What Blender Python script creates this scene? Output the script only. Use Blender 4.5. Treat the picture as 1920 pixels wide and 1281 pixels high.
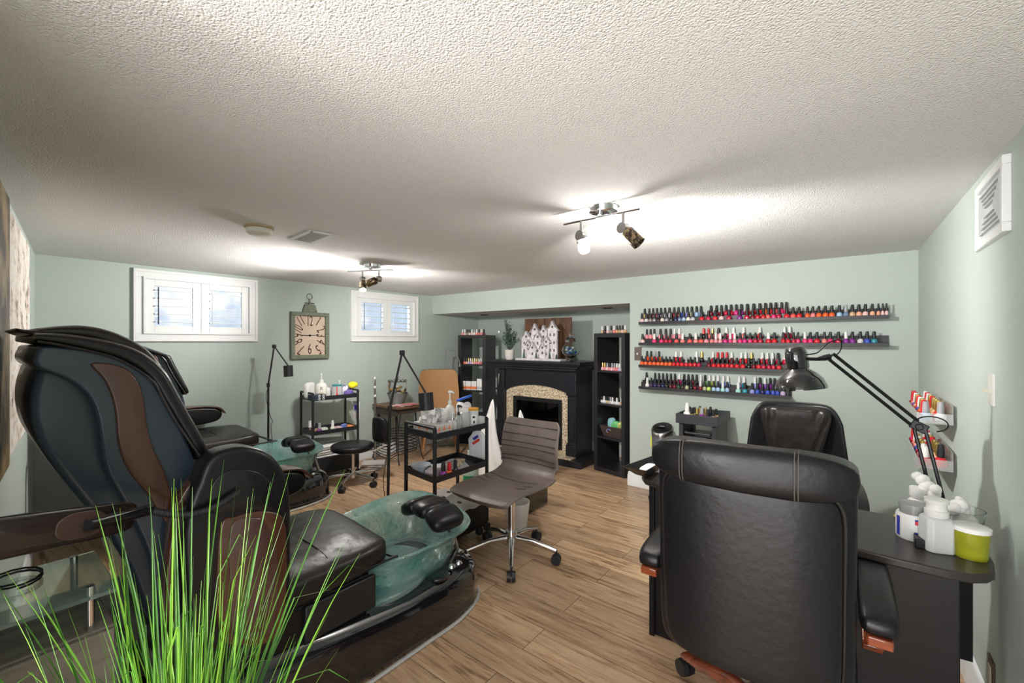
import bpy, bmesh, math, random
from mathutils import Vector, Matrix
PI = math.pi
random.seed(7)
for o in list(bpy.data.objects): bpy.data.objects.remove(o)
scene = bpy.context.scene
COL = scene.collection
# ------------------------------------------------------------------ camera
FPX = 824.0; YAW = math.radians(38.35); H = 1.42; CEIL = 2.056
cam_d = bpy.data.cameras.new('camera'); cam = bpy.data.objects.new('camera', cam_d); COL.objects.link(cam)
cam_d.sensor_width = 36.0; cam_d.lens = FPX / 1920 * 36; cam_d.clip_start = 0.02
cam.location = (0, 0, H); cam.rotation_euler = (PI / 2, 0, YAW)
scene.camera = cam
# ------------------------------------------------------------------ world, exposure
scene.view_settings.view_transform = 'Standard'; scene.view_settings.look = 'None'
scene.view_settings.gamma = 1.0; scene.view_settings.use_curve_mapping = False
scene.view_settings.exposure = 0.5
w = bpy.data.worlds.new('daylight'); scene.world = w; w.use_nodes = True
nt = w.node_tree; bg = nt.nodes['Background']
tc = nt.nodes.new('ShaderNodeTexCoord'); nz = nt.nodes.new('ShaderNodeTexNoise'); rp = nt.nodes.new('ShaderNodeValToRGB')
nz.inputs['Scale'].default_value = 9; nz.inputs['Detail'].default_value = 3
rp.color_ramp.elements[0].position = .46; rp.color_ramp.elements[0].color = (.50, .60, .74, 1)
rp.color_ramp.elements[1].position = .60; rp.color_ramp.elements[1].color = (1, 1, 1, 1)
nt.links.new(tc.outputs['Generated'], nz.inputs['Vector']); nt.links.new(nz.outputs['Fac'], rp.inputs['Fac'])
nt.links.new(rp.outputs['Color'], bg.inputs['Color']); bg.inputs['Strength'].default_value = .85
# ------------------------------------------------------------------ lights
def lamp(name, typ, loc, power, color=(1, 1, 1), size=.1, target=None, spot=None, size_y=None, blend=.5):
    l = bpy.data.lights.new(name, typ); l.energy = power; l.color = color
    if typ == 'AREA':
        l.size = size
        if size_y: l.shape = 'RECTANGLE'; l.size_y = size_y
    else: l.shadow_soft_size = size
    if spot: l.spot_size = spot; l.spot_blend = blend
    o = bpy.data.objects.new(name, l); COL.objects.link(o); o.location = loc
    if target is not None:
        o.rotation_euler = (Vector(target) - Vector(loc)).to_track_quat('-Z', 'Y').to_euler()
    return o
# unseen area fill, added behind the camera to light the room
lamp('rear_area_fill', 'AREA', (-.5, -1.3, .95), 66, (1, .99, .98), 2.6, (-1.9, 2.4, 1.25), size_y=1.9)
lamp('window_daylight', 'AREA', (-5.7, 1.38, 3.1), 160, (.92, .96, 1), 1.4, (-4.6, 1.38, 1.7), size_y=.9)
lamp('window_daylight', 'AREA', (-5.7, 3.38, 3.1), 160, (.92, .96, 1), 1.4, (-4.6, 3.38, 1.7), size_y=.9)
for wy in (1.38, 3.38):   # hidden lamps added outside, below the sills, to brighten the ceiling
    lamp('sill_ceiling_fill', 'AREA', (-5.25, wy, 1.05), 7, (.95, .97, 1), .9, (-4.3, wy, 2.0), size_y=.5)
# open heads of the two ceiling fixtures
TRACK = (-.93, 1.84); TRACK2 = (-3.17, 2.10)
lamp('track_bulb', 'POINT', (-.99, 1.93, 1.84), 5, (1, .965, .92), .03)
lamp('track_spot', 'SPOT', (-.97, 1.96, 1.88), 80, (1, .97, .93), .018, (-.45, 4.1, 1.35), spot=math.radians(150), blend=.6)
lamp('track_spot', 'SPOT', (-.78, 1.93, 1.93), 6, (1, .965, .92), .03, (.30, 3.6, 2.0), spot=math.radians(120), blend=.9)
lamp('track_spot', 'SPOT', (-3.28, 2.05, 1.84), 75, (1, .97, .93), .03, (-4.0, .5, 1.98), spot=math.radians(130), blend=.9)
lamp('track_spot', 'SPOT', (-3.15, 2.14, 1.90), 90, (1, .965, .92), .03, (-4.2, 4.4, .7), spot=math.radians(140), blend=.8)
lamp('track_bulb', 'POINT', (-3.20, 2.06, 1.84), 30, (1, .965, .92), .03)
lamp('rear_point_fill', 'POINT', (-1.0, -.75, 1.0), 34, (1, .95, .88), .12)  # unseen point lamp added behind the camera as extra fill
# ------------------------------------------------------------------ picture-to-room helpers
ca, sa = math.cos(YAW), math.sin(YAW)
def ray(px, py):
    o = (px - 960) / FPX
    return Vector((-sa + o * ca, ca + o * sa, (640 - py) / FPX))
def onX(px, py, X): d = ray(px, py); t = X / d.x; return Vector((X, d.y * t, H + d.z * t))
def onY(px, py, Y): d = ray(px, py); t = Y / d.y; return Vector((d.x * t, Y, H + d.z * t))
def onZ(px, py, Z): d = ray(px, py); t = (Z - H) / d.z; return Vector((d.x * t, d.y * t, Z))
def atT(px, py, t): d = ray(px, py) * t; return Vector((d.x, d.y, H + d.z))
# ------------------------------------------------------------------ materials
MATS = {}
def mat(name, col=(.5, .5, .5), rough=.5, metal=0, trans=0, emit=None, es=1, ior=1.45, coat=0, bump=None, alpha=1, var=None, sheen=0, spec=None):
    """bump=(scale,strength,distance)  var=(scale,color2,amount)"""
    if name in MATS: return MATS[name]
    m = bpy.data.materials.new(name); m.use_nodes = True; MATS[name] = m
    n = m.node_tree; b = n.nodes['Principled BSDF']
    b.inputs['Base Color'].default_value = (*col, 1); b.inputs['Roughness'].default_value = rough
    b.inputs['Metallic'].default_value = metal; b.inputs['Transmission Weight'].default_value = trans
    b.inputs['IOR'].default_value = ior; b.inputs['Coat Weight'].default_value = coat
    b.inputs['Alpha'].default_value = alpha
    if spec is not None: b.inputs['Specular IOR Level'].default_value = spec
    if sheen: b.inputs['Sheen Weight'].default_value = sheen
    if emit: b.inputs['Emission Color'].default_value = (*emit, 1); b.inputs['Emission Strength'].default_value = es
    if bump or var:
        t = n.nodes.new('ShaderNodeTexCoord')
    if bump:
        z = n.nodes.new('ShaderNodeTexNoise'); z.inputs['Scale'].default_value = bump[0]; z.inputs['Detail'].default_value = 3
        u = n.nodes.new('ShaderNodeBump'); u.inputs['Strength'].default_value = bump[1]; u.inputs['Distance'].default_value = bump[2]
        n.links.new(t.outputs['Object'], z.inputs['Vector']); n.links.new(z.outputs['Fac'], u.inputs['Height']); n.links.new(u.outputs['Normal'], b.inputs['Normal'])
    if var:
        z = n.nodes.new('ShaderNodeTexNoise'); z.inputs['Scale'].default_value = var[0]; z.inputs['Detail'].default_value = 5
        r = n.nodes.new('ShaderNodeValToRGB'); r.color_ramp.elements[0].position = .5 - var[2]; r.color_ramp.elements[1].position = .5 + var[2]
        r.color_ramp.elements[0].color = (*col, 1); r.color_ramp.elements[1].color = (*var[1], 1)
        n.links.new(t.outputs['Object'], z.inputs['Vector']); n.links.new(z.outputs['Fac'], r.inputs['Fac']); n.links.new(r.outputs['Color'], b.inputs['Base Color'])
    return m
def wood(name, c1, c2, axis=0, rough=.4, scale=6, coat=0):
    if name in MATS: return MATS[name]
    m = mat(name, c1, rough, coat=coat); n = m.node_tree; b = n.nodes['Principled BSDF']
    t = n.nodes.new('ShaderNodeTexCoord'); mp = n.nodes.new('ShaderNodeMapping')
    s = [scale * 5] * 3; s[axis] = scale * .5; mp.inputs['Scale'].default_value = s
    z = n.nodes.new('ShaderNodeTexNoise'); z.inputs['Detail'].default_value = 6; z.inputs['Distortion'].default_value = .6; z.inputs['Scale'].default_value = 1
    r = n.nodes.new('ShaderNodeValToRGB'); r.color_ramp.elements[0].position = .35; r.color_ramp.elements[1].position = .65
    r.color_ramp.elements[0].color = (*c1, 1); r.color_ramp.elements[1].color = (*c2, 1)
    n.links.new(t.outputs['Object'], mp.inputs['Vector']); n.links.new(mp.outputs['Vector'], z.inputs['Vector'])
    n.links.new(z.outputs['Fac'], r.inputs['Fac']); n.links.new(r.outputs['Color'], b.inputs['Base Color'])
    return m
def srgb(r, g, b):
    return tuple(((c / 255 + .055) / 1.055) ** 2.4 if c > 10 else c / 255 / 12.92 for c in (r, g, b))
M_wall = mat('sage_wall_paint', srgb(178, 189, 182), .55, bump=(220, .12, .002))
M_white = mat('white_trim_paint', srgb(228, 230, 230), .35)
M_black = mat('black_lacquer', (.008, .008, .0095), .30, spec=.35)
M_blackm = mat('black_matt_metal', (.014, .015, .018), .42)
M_gloss = mat('gloss_black_fibreglass', (.008, .008, .010), .10, coat=1)
M_leather = mat('black_leather', (.0065, .006, .0075), .34, spec=.4, bump=(45, .22, .004))
M_leather2 = mat('dark_brown_leather', (.014, .011, .0105), .34, spec=.45, bump=(14, .35, .010))
M_chrome = mat('chrome', (.75, .75, .77), .12, 1)
M_steel = mat('brushed_steel', (.45, .44, .43), .32, 1)
M_blue = mat('blue_black_shell', (.022, .034, .052), .36, coat=.25, bump=(400, .05, .001))
M_woodp = wood('walnut_panel', (.085, .035, .018), (.055, .022, .012), 2, .35, 3, .3)
M_plastic = mat('white_plastic', (.78, .78, .76), .35)
M_clearp = mat('frosted_clear_plastic', (.86, .88, .88), .25, trans=.55)
M_glass = mat('clear_glass', (.95, .98, .97), .03, trans=1)
M_acryl = mat('clear_acrylic', (.93, .95, .95), .08, trans=.75)
M_kallax = mat('black_brown_laminate', (.018, .017, .021), .36)
M_fab = mat('taupe_leatherette', (.120, .092, .080), .40, bump=(60, .25, .004), var=(9, (.165, .135, .12), .25))
M_towel = mat('beige_towel', (.50, .46, .42), .9, bump=(120, .4, .003))
M_cloth = mat('white_cloth', (.78, .77, .76), .85, bump=(30, .3, .004))
M_paper = mat('white_paper', (.85, .85, .84), .7)
# ------------------------------------------------------------------ mesh builder
def catmull(pts, n=6, closed=True):
    P = [Vector(p) for p in pts]; out = []; N = len(P)
    rng = range(N) if closed else range(N - 1)
    for i in rng:
        a, b, c, d = (P[(i - 1) % N], P[i], P[(i + 1) % N], P[(i + 2) % N]) if closed else (P[max(i - 1, 0)], P[i], P[i + 1], P[min(i + 2, N - 1)])
        for k in range(n):
            t = k / n
            out.append(.5 * ((2 * b) + (c - a) * t + (2 * a - 5 * b + 4 * c - d) * t * t + (3 * b - a - 3 * c + d) * t ** 3))
    if not closed: out.append(P[-1])
    return out
class MB:
    def __init__(s): s.bm = bmesh.new()
    def faces(s, vs, fs, M=None):
        bv = [s.bm.verts.new(M @ Vector(v) if M else v) for v in vs]
        for f in fs:
            try: s.bm.faces.new([bv[i] for i in f])
            except ValueError: pass
        return s
    def box(s, c, d, rot=(0, 0, 0)):
        M = Matrix.Translation(c) @ Matrix.Rotation(rot[2], 4, 'Z') @ Matrix.Rotation(rot[1], 4, 'Y') @ Matrix.Rotation(rot[0], 4, 'X')
        x, y, z = d[0] / 2, d[1] / 2, d[2] / 2
        v = [(i * x, j * y, k * z) for i in (-1, 1) for j in (-1, 1) for k in (-1, 1)]
        return s.faces(v, [(0, 1, 3, 2), (4, 6, 7, 5), (0, 4, 5, 1), (2, 3, 7, 6), (0, 2, 6, 4), (1, 5, 7, 3)], M)
    def bb(s, x0, x1, y0, y1, z0, z1):
        return s.box(((x0 + x1) / 2, (y0 + y1) / 2, (z0 + z1) / 2), (abs(x1 - x0), abs(y1 - y0), abs(z1 - z0)))
    def lathe(s, prof, c=(0, 0, 0), n=24, M=None, sx=1, sy=1):
        c = Vector(c); vs = []; fs = []; m = len(prof)
        for i in range(n):
            a = 2 * PI * i / n
            for r, z in prof:
                p = Vector((r * math.cos(a) * sx, r * math.sin(a) * sy, z)); vs.append((M @ p if M else p) + c)
        for i in range(n):
            for j in range(m - 1):
                a, b = i * m + j, ((i + 1) % n) * m + j
                fs.append((a, b, b + 1, a + 1))
        if prof[0][0] > 1e-6: fs.append(tuple(i * m for i in reversed(range(n))))
        if prof[-1][0] > 1e-6: fs.append(tuple(i * m + m - 1 for i in range(n)))
        s.faces(vs, fs); return s
    def cyl(s, p0, p1, r0, r1=None, n=16):
        p0, p1 = Vector(p0), Vector(p1); r1 = r0 if r1 is None else r1; d = p1 - p0
        M = d.to_track_quat('Z', 'Y').to_matrix().to_4x4()
        return s.lathe([(r0, 0), (r1, d.length)], p0, n, M)
    def tube(s, pts, r, n=10, closed=False, rr=None):
        P = [Vector(p) for p in pts]; N = len(P); vs = []; fs = []
        up = Vector((0, 0, 1)); prev = None
        for i, p in enumerate(P):
            if closed: d = P[(i + 1) % N] - P[i - 1]
            else: d = P[min(i + 1, N - 1)] - P[max(i - 1, 0)]
            d.normalize()
            if prev is None:
                x = d.cross(up);
                if x.length < 1e-3: x = d.cross(Vector((1, 0, 0)))
            else: x = prev - d * prev.dot(d)
            x.normalize(); y = d.cross(x); prev = x
            q = rr[i] if rr else r
            for k in range(n):
                a = 2 * PI * k / n; vs.append(p + x * math.cos(a) * q + y * math.sin(a) * q)
        for i in range(N if closed else N - 1):
            for k in range(n):
                a = i * n + k; b = i * n + (k + 1) % n; j = ((i + 1) % N) * n
                fs.append((a, b, j + (k + 1) % n, j + k))
        if not closed: fs += [tuple(reversed(range(n))), tuple((N - 1) * n + k for k in range(n))]
        return s.faces(vs, fs)
    def prism(s, poly, lo, hi, axis='X'):
        """poly in the two other axes: X->(y,z)  Y->(x,z)  Z->(x,y)"""
        f = {'X': lambda p, h: (h, p[0], p[1]), 'Y': lambda p, h: (p[0], h, p[1]), 'Z': lambda p, h: (p[0], p[1], h)}[axis]
        n = len(poly); vs = [f(p, lo) for p in poly] + [f(p, hi) for p in poly]
        fs = [tuple(range(n)), tuple(reversed(range(n, 2 * n)))] + [(i, i + n, (i + 1) % n + n, (i + 1) % n) for i in range(n)]
        return s.faces(vs, fs)
    def sup(s, c, h, e1=.4, e2=.4, rot=(0, 0, 0), fn=None, nu=28, nv=14):
        """superellipsoid cushion, h = half sizes, fn deforms local points"""
        M = Matrix.Translation(c) @ Matrix.Rotation(rot[2], 4, 'Z') @ Matrix.Rotation(rot[1], 4, 'Y') @ Matrix.Rotation(rot[0], 4, 'X')
        sg = lambda v, e: math.copysign(abs(v) ** e, v)
        vs = []; fs = []
        for j in range(1, nv):
            v = -PI / 2 + PI * j / nv
            for i in range(nu):
                u = 2 * PI * i / nu
                p = Vector((h[0] * sg(math.cos(v), e1) * sg(math.cos(u), e2), h[1] * sg(math.cos(v), e1) * sg(math.sin(u), e2), h[2] * sg(math.sin(v), e1)))
                vs.append(M @ (fn(p) if fn else p))
        for z in (-1, 1):
            p = Vector((0, 0, z * h[2])); vs.append(M @ (fn(p) if fn else p))
        b, t = len(vs) - 2, len(vs) - 1
        for j in range(nv - 2):
            for i in range(nu):
                a, c2 = j * nu + i, j * nu + (i + 1) % nu; fs.append((a, c2, c2 + nu, a + nu))
        for i in range(nu):
            fs.append((b, (i + 1) % nu, i)); fs.append((t, (nv - 2) * nu + i, (nv - 2) * nu + (i + 1) % nu))
        return s.faces(vs, fs)
    def ring(s, rings, cap=True, closed=True):
        n = len(rings[0]); vs = [p for r in rings for p in r]; fs = []
        for j in range(len(rings) - 1):
            for i in range(n if closed else n - 1):
                a = j * n + i; b = j * n + (i + 1) % n; fs.append((a, b, b + n, a + n))
        if cap: fs += [tuple(reversed(range(n))), tuple((len(rings) - 1) * n + i for i in range(n))]
        return s.faces(vs, fs)
    def build(s, name, m, parent=None, bevel=0, seg=2, smooth=True, angle=38, label=None, subsurf=0):
        me = bpy.data.meshes.new(name)
        bmesh.ops.recalc_face_normals(s.bm, faces=s.bm.faces)
        if parent is not None:
            s.bm.transform(worldM(parent).inverted())
        s.bm.to_mesh(me); s.bm.free(); me.materials.append(m)
        if smooth:
            me.polygons.foreach_set('use_smooth', [len(p.vertices) < 36 and not (getattr(s, 'flatx', False) and abs(p.normal.x) > .9999) for p in me.polygons]); me.set_sharp_from_angle(angle=math.radians(angle))
        o = bpy.data.objects.new(name, me); COL.objects.link(o)
        if parent is not None: o.parent = parent
        if bevel:
            b = o.modifiers.new('b', 'BEVEL'); b.width = bevel; b.segments = seg; b.limit_method = 'ANGLE'; b.angle_limit = math.radians(40)
        if subsurf:
            b = o.modifiers.new('s', 'SUBSURF'); b.levels = subsurf; b.render_levels = subsurf
        if label: o['label'] = label
        return o
def worldM(o):
    M = Matrix.Translation(o.location) @ o.rotation_euler.to_matrix().to_4x4()
    return worldM(o.parent) @ M if o.parent else M
def tag(o, label, cat, group=None, kind=None):
    o['label'] = label; o['category'] = cat
    if group: o['group'] = group
    if kind: o['kind'] = kind
    return o
def thing(name, label, cat, loc=(0, 0, 0), rz=0, group=None, scale=1):
    o = bpy.data.objects.new(name, None); COL.objects.link(o); o.empty_display_size = .05
    o.location = loc; o.rotation_euler = (0, 0, rz)
    return tag(o, label, cat, group)
def struct(o): o['kind'] = 'structure'; return o
def dup(root, loc=None, rz=None, label=None, group=None, scale=None):
    def cp(o, par):
        c = o.copy(); COL.objects.link(c)
        if par is not None: c.parent = par
        for ch in [x for x in kids.get(o.name, [])]: cp(ch, c)
        return c
    kids = {}
    def walk(o):
        kids[o.name] = list(o.children)
        for ch in o.children: walk(ch)
    walk(root); r = cp(root, None)
    if loc is not None: r.location = loc
    if rz is not None: r.rotation_euler = (0, 0, rz)
    if label: r['label'] = label
    if group: r['group'] = group
    return r
def ord_(i):
    return ['first', 'second', 'third', 'fourth', 'fifth', 'sixth', 'seventh', 'eighth', 'ninth', 'tenth', 'eleventh', 'twelfth', 'thirteenth', 'fourteenth', 'fifteenth', 'sixteenth', 'seventeenth', 'eighteenth', 'nineteenth', 'twentieth'][i] if i < 20 else ('twenty-' + ord_(i - 20) if i < 29 else ('thirtieth' if i == 29 else ('thirty-' + ord_(i - 30) if i < 39 else 'fortieth' if i == 39 else 'forty-' + ord_(i - 40))))
def text_mb(txt, size, depth=.001, align='CENTER'):
    c = bpy.data.curves.new('t', 'FONT'); c.body = txt; c.size = size; c.extrude = depth; c.align_x = align; c.align_y = 'CENTER'
    o = bpy.data.objects.new('t', c); COL.objects.link(o)
    dg = bpy.context.evaluated_depsgraph_get(); me = bpy.data.meshes.new_from_object(o.evaluated_get(dg))
    bpy.data.objects.remove(o); return me

#@@STRUCT
# ================================================================== SETTING
XL, YB, XR = -4.695, 4.14, .32
def xr(y): return XR + .0267 * (YB - y)
def yn(x): return .354 - .1234 * (x + 4.705)
# floor
def floor_mat():
    m = mat('oak_plank_floor', (.3, .2, .13), .33); n = m.node_tree; b = n.nodes['Principled BSDF']; L = n.links
    t = n.nodes.new('ShaderNodeTexCoord')
    br = n.nodes.new('ShaderNodeTexBrick'); br.inputs['Scale'].default_value = 1; br.inputs['Brick Width'].default_value = 1.22
    br.inputs['Row Height'].default_value = .18; br.inputs['Mortar Size'].default_value = .0016; br.offset = .37
    br.inputs['Color1'].default_value = (0, 0, 0, 1); br.inputs['Color2'].default_value = (1, 1, 1, 1); br.inputs['Mortar'].default_value = (.5, .5, .5, 1)
    br.inputs['Mortar Smooth'].default_value = .2
    L.new(t.outputs['Object'], br.inputs['Vector'])
    mp = n.nodes.new('ShaderNodeMapping'); mp.inputs['Scale'].default_value = (2.2, 26, 1)
    ad = n.nodes.new('ShaderNodeVectorMath'); ad.operation = 'MULTIPLY_ADD'; ad.inputs[1].default_value = (7, 3, 0)
    L.new(br.outputs['Color'], ad.inputs[0]); L.new(t.outputs['Object'], ad.inputs[2]); L.new(ad.outputs[0], mp.inputs['Vector'])
    z = n.nodes.new('ShaderNodeTexNoise'); z.inputs['Scale'].default_value = 1.0; z.inputs['Detail'].default_value = 8; z.inputs['Roughness'].default_value = .68; z.inputs['Distortion'].default_value = 1.2
    L.new(mp.outputs['Vector'], z.inputs['Vector'])
    r = n.nodes.new('ShaderNodeValToRGB'); e = r.color_ramp.elements
    e[0].position = .30; e[0].color = (*srgb(96, 72, 52), 1); e[1].position = .68; e[1].color = (*srgb(208, 178, 146), 1)
    x = e.new(.46); x.color = (*srgb(178, 146, 114), 1)
    x = e.new(.40); x.color = (*srgb(146, 114, 86), 1)
    L.new(z.outputs['Fac'], r.inputs['Fac'])
    hs = n.nodes.new('ShaderNodeHueSaturation'); mr = n.nodes.new('ShaderNodeMapRange'); mr.inputs['To Min'].default_value = .80; mr.inputs['To Max'].default_value = 1.12
    L.new(br.outputs['Color'], mr.inputs['Value']); L.new(mr.outputs['Result'], hs.inputs['Value']); L.new(r.outputs['Color'], hs.inputs['Color'])
    mx = n.nodes.new('ShaderNodeMix'); mx.data_type = 'RGBA'; mx.inputs['B'].default_value = (.05, .03, .02, 1)
    L.new(br.outputs['Fac'], mx.inputs['Factor']); L.new(hs.outputs['Color'], mx.inputs['A']); L.new(mx.outputs['Result'], b.inputs['Base Color'])
    bu = n.nodes.new('ShaderNodeBump'); bu.inputs['Strength'].default_value = .12; bu.inputs['Distance'].default_value = .003
    L.new(z.outputs['Fac'], bu.inputs['Height']); L.new(bu.outputs['Normal'], b.inputs['Normal'])
    return m
b = MB().bb(XL - .2, 1.0, -2.2, 5.3, -.1, 0)
struct(b.build('floor', floor_mat(), smooth=False))
# ceiling
def ceil_mat():
    m = mat('popcorn_ceiling', srgb(228, 226, 224), .92); n = m.node_tree; b = n.nodes['Principled BSDF']; L = n.links
    t = n.nodes.new('ShaderNodeTexCoord')
    z = n.nodes.new('ShaderNodeTexNoise'); z.inputs['Scale'].default_value = 160; z.inputs['Detail'].default_value = 2.5; z.inputs['Roughness'].default_value = .6
    v = n.nodes.new('ShaderNodeTexVoronoi'); v.inputs['Scale'].default_value = 190
    L.new(t.outputs['Object'], z.inputs['Vector']); L.new(t.outputs['Object'], v.inputs['Vector'])
    s = n.nodes.new('ShaderNodeMath'); s.operation = 'SUBTRACT'; L.new(z.outputs['Fac'], s.inputs[0]); 
    k = n.nodes.new('ShaderNodeMath'); k.operation = 'MULTIPLY'; k.inputs[1].default_value = .55; L.new(v.outputs['Distance'], k.inputs[0]); L.new(k.outputs[0], s.inputs[1])
    bu = n.nodes.new('ShaderNodeBump'); bu.inputs['Strength'].default_value = .9; bu.inputs['Distance'].default_value = .0056
    L.new(s.outputs[0], bu.inputs['Height']); L.new(bu.outputs['Normal'], b.inputs['Normal'])
    return m
M_ceil = ceil_mat()
struct(MB().bb(XL - .2, 1.0, -2.2, YB + .1, CEIL, CEIL + .1).build('ceiling', M_ceil, smooth=False))
struct(MB().bb(XL - .05, -1.786, YB + .09, 5.15, 1.80, 1.86).build('ceiling_alcove', M_ceil, smooth=False))
# back wall (right of alcove) + bulkhead
struct(MB().bb(-1.786, XR + .3, YB, YB + .12, 0, CEIL).bb(-1.786, -1.70, YB + .12, 5.09, 0, 1.8).build('wall_back', M_wall, smooth=False))
struct(MB().bb(XL - .05, -1.786, YB, YB + .09, 1.80, CEIL).build('wall_bulkhead', M_wall, smooth=False))
struct(MB().bb(XL - .1, -1.70, 5.085, 5.2, 0, 1.9).build('wall_alcove', M_wall, smooth=False))
# right wall
struct(MB().prism([(xr(YB + .1), YB + .1), (xr(-.25), -.25), (xr(-.25) + .12, -.25), (xr(YB + .1) + .12, YB + .1)], 0, CEIL, 'Z').build('wall_right', M_wall, smooth=False))
# near wall on the left
struct(MB().prism([(XL - .1, yn(XL - .1)), (-1.0, yn(-1.0)), (-1.0, yn(-1.0) - .12), (XL - .1, yn(XL - .1) - .12)], 0, CEIL, 'Z').build('wall_near', M_wall, smooth=False))
# window wall
W = [(.90, 1.85, 1.42, 2.025), (2.87, 3.87, 1.42, 2.025)]
b = MB(); F = .075
ys = [-.1] + [v for w_ in W for v in (w_[0] + F, w_[1] - F)] + [5.2]
for i in (0, 2, 4): b.bb(XL - .12, XL, ys[i], ys[i + 1], 0, CEIL)
for w_ in W:
    b.bb(XL - .12, XL, w_[0] + F, w_[1] - F, 0, w_[2] + F); b.bb(XL - .12, XL, w_[0] + F, w_[1] - F, w_[3] - F, CEIL)
struct(b.build('wall_left', M_wall, smooth=False))
# windows
M_pane = mat('window_pane', (.97, .99, 1), .02, trans=1)
M_dark = mat('dark_blue_sash', (.03, .05, .09), .4)
for i, (y0, y1, z0, z1) in enumerate(W):
    r = bpy.data.objects.new('window_%d' % (i + 1), None); COL.objects.link(r); r.location = (XL, (y0 + y1) / 2, z0); r['kind'] = 'structure'
    fr = MB()
    for k, (dx, wd) in enumerate(((.028, .022), (.022, .05), (.036, .018))):
        o0 = [0, .018, .062][k]
        a0, a1, c0, c1 = y0 + o0, y1 - o0, z0 + o0, z1 - o0
        for q in ((a0, a1, c0, c0 + wd), (a0, a1, c1 - wd, c1), (a0, a0 + wd, c0 + wd, c1 - wd), (a1 - wd, a1, c0 + wd, c1 - wd)):
            fr.bb(XL + .001 + .0004 * k, XL + dx, *q)
    fr.build('window_frame', M_white, r, bevel=.002)
    g = MB().bb(XL - .10, XL - .094, y0 + F, y1 - F, z0 + F, z1 - F).build('pane', M_pane, r)
    s = MB(); ym = (y0 + y1) / 2
    for q in ((y0 + F, y1 - F, z0 + F, z0 + F + .02), (ym - .012, ym + .012, z0 + F, z1 - F)): s.bb(XL - .092, XL - .07, *q)
    s.build('sash', M_dark, r)
    for (a, c) in ((y0 + F + .004, ym - .001), (ym + .001, y1 - F - .004)):
        st = .062; p = MB(); b0, b1 = z0 + F + .004, z1 - F - .004
        for q in ((a, a + st, b0, b1), (c - st, c, b0, b1), (a + st, c - st, b0, b0 + st * .9), (a + st, c - st, b1 - st * .9, b1)): p.bb(XL - .012, XL + .016, *q)
        pp = p.build('shutter', M_white, r, bevel=.002)
        l = MB(); n = 5
        zz0, zz1 = b0 + st * .9, b1 - st * .9
        for k in range(n):
            z = zz0 + (k + .5) * (zz1 - zz0) / n
            l.box((XL + .002, (a + c) / 2, z), (.062, c - a - 2 * st, .009), (0, math.radians(4), 0))
        l.build('louvre', mat('louvre_shaded_white', srgb(206, 210, 216), .4), pp)  # white slats greyed, their backlit shade is put into the colour
        MB().cyl((XL + .036, a + st + .02, zz0 + .01), (XL + .036, a + st + .02, zz1 - .01), .004, n=8).build('tilt_rod', M_blackm if a < ym - .1 else M_white, pp)
# baseboards
def bboard(name, p0, p1, nrm):
    p0, p1 = Vector(p0), Vector(p1); d = (p1 - p0); L = d.length; a = math.atan2(d.y, d.x)
    pr = [(0, 0), (.018, 0), (.018, .10), (.012, .115), (.012, .13), (.005, .14), (0, .142)]
    vs = []; n = Vector((nrm[0], nrm[1], 0)).normalized()
    rings = [[(p.x + n.x * q[0], p.y + n.y * q[0], q[1]) for q in pr] for p in (p0, p1)]
    struct(MB().ring(rings).build(name, M_white))
bboard('baseboard_back', (-1.79, YB, 0), (XR, YB, 0), (0, -1))
bboard('baseboard_corner', (-1.786, 5.085, 0), (-1.786, YB - .018, 0), (-1, 0))
bboard('baseboard_left', (XL, .35, 0), (XL, 5.085, 0), (1, 0))
bboard('baseboard_alcove', (XL, 5.085, 0), (-1.786, 5.085, 0), (0, -1))
bboard('baseboard_right', (xr(-.2), -.2, 0), (xr(YB), YB, 0), (-1, 0))
bboard('baseboard_near', (XL, yn(XL), 0), (-1.0, yn(-1.0), 0), (0, 1))
#@@CEILING THINGS
def track_light(c, label, rz, heads, L):
    r = thing('track_light', label, 'ceiling light', (c[0], c[1], CEIL), rz)
    X = lambda x, y, z: Matrix.Translation((c[0], c[1], 0)) @ Matrix.Rotation(rz, 4, 'Z') @ Vector((x, y, z))
    b = MB().lathe([(0, CEIL - .03), (.045, CEIL - .03), (.066, CEIL - .022), (.070, CEIL)], (c[0], c[1], 0), 32); b.build('canopy', M_chrome, r)
    MB().cyl(X(-L / 2, -.035, CEIL - .052), X(L / 2, -.035, CEIL - .052), .0055).cyl(X(0, -.03, CEIL - .03), X(0, -.035, CEIL - .052), .012).build('bar', M_chrome, r)
    for hx, d, lit in heads:
        p = X(hx, -.035, CEIL - .055); k = X(hx, -.035, CEIL - .125)
        h = MB().cyl(p, k, .007).cyl(k + Vector((-.004, -.016, 0)), k + Vector((.004, .016, 0)), .025, n=24); hh = h.build('head', M_steel, r)
        dv = Vector(d).normalized(); e = k + dv * .105
        if lit:
            MB().cyl(k + dv * .012, k + dv * .03, .012, .028, n=20).build('lamp_cup', M_steel, hh)
            q = MB(); M = dv.to_track_quat('Z', 'Y').to_matrix().to_4x4()
            q.lathe([(.0, .03), (.020, .034), (.027, .05), (.028, .075), (.022, .088), (0, .091)], k, 20, M)
            q.build('bulb', mat('lit_bulb_glass', (1, 1, 1), .2, emit=(1, .96, .9), es=3.2), hh)
        else:
            q = MB(); M = dv.to_track_quat('Z', 'Y').to_matrix().to_4x4()
            q.lathe([(.012, .012), (.028, .024), (.031, .03), (.031, .105), (.027, .105), (.027, .04)], k, 24, M)
            q.build('head_shade', mat('mottled_bronze_glass', (.30, .22, .12), .2, metal=.6, var=(60, (.05, .035, .03), .06)), hh)
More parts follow.
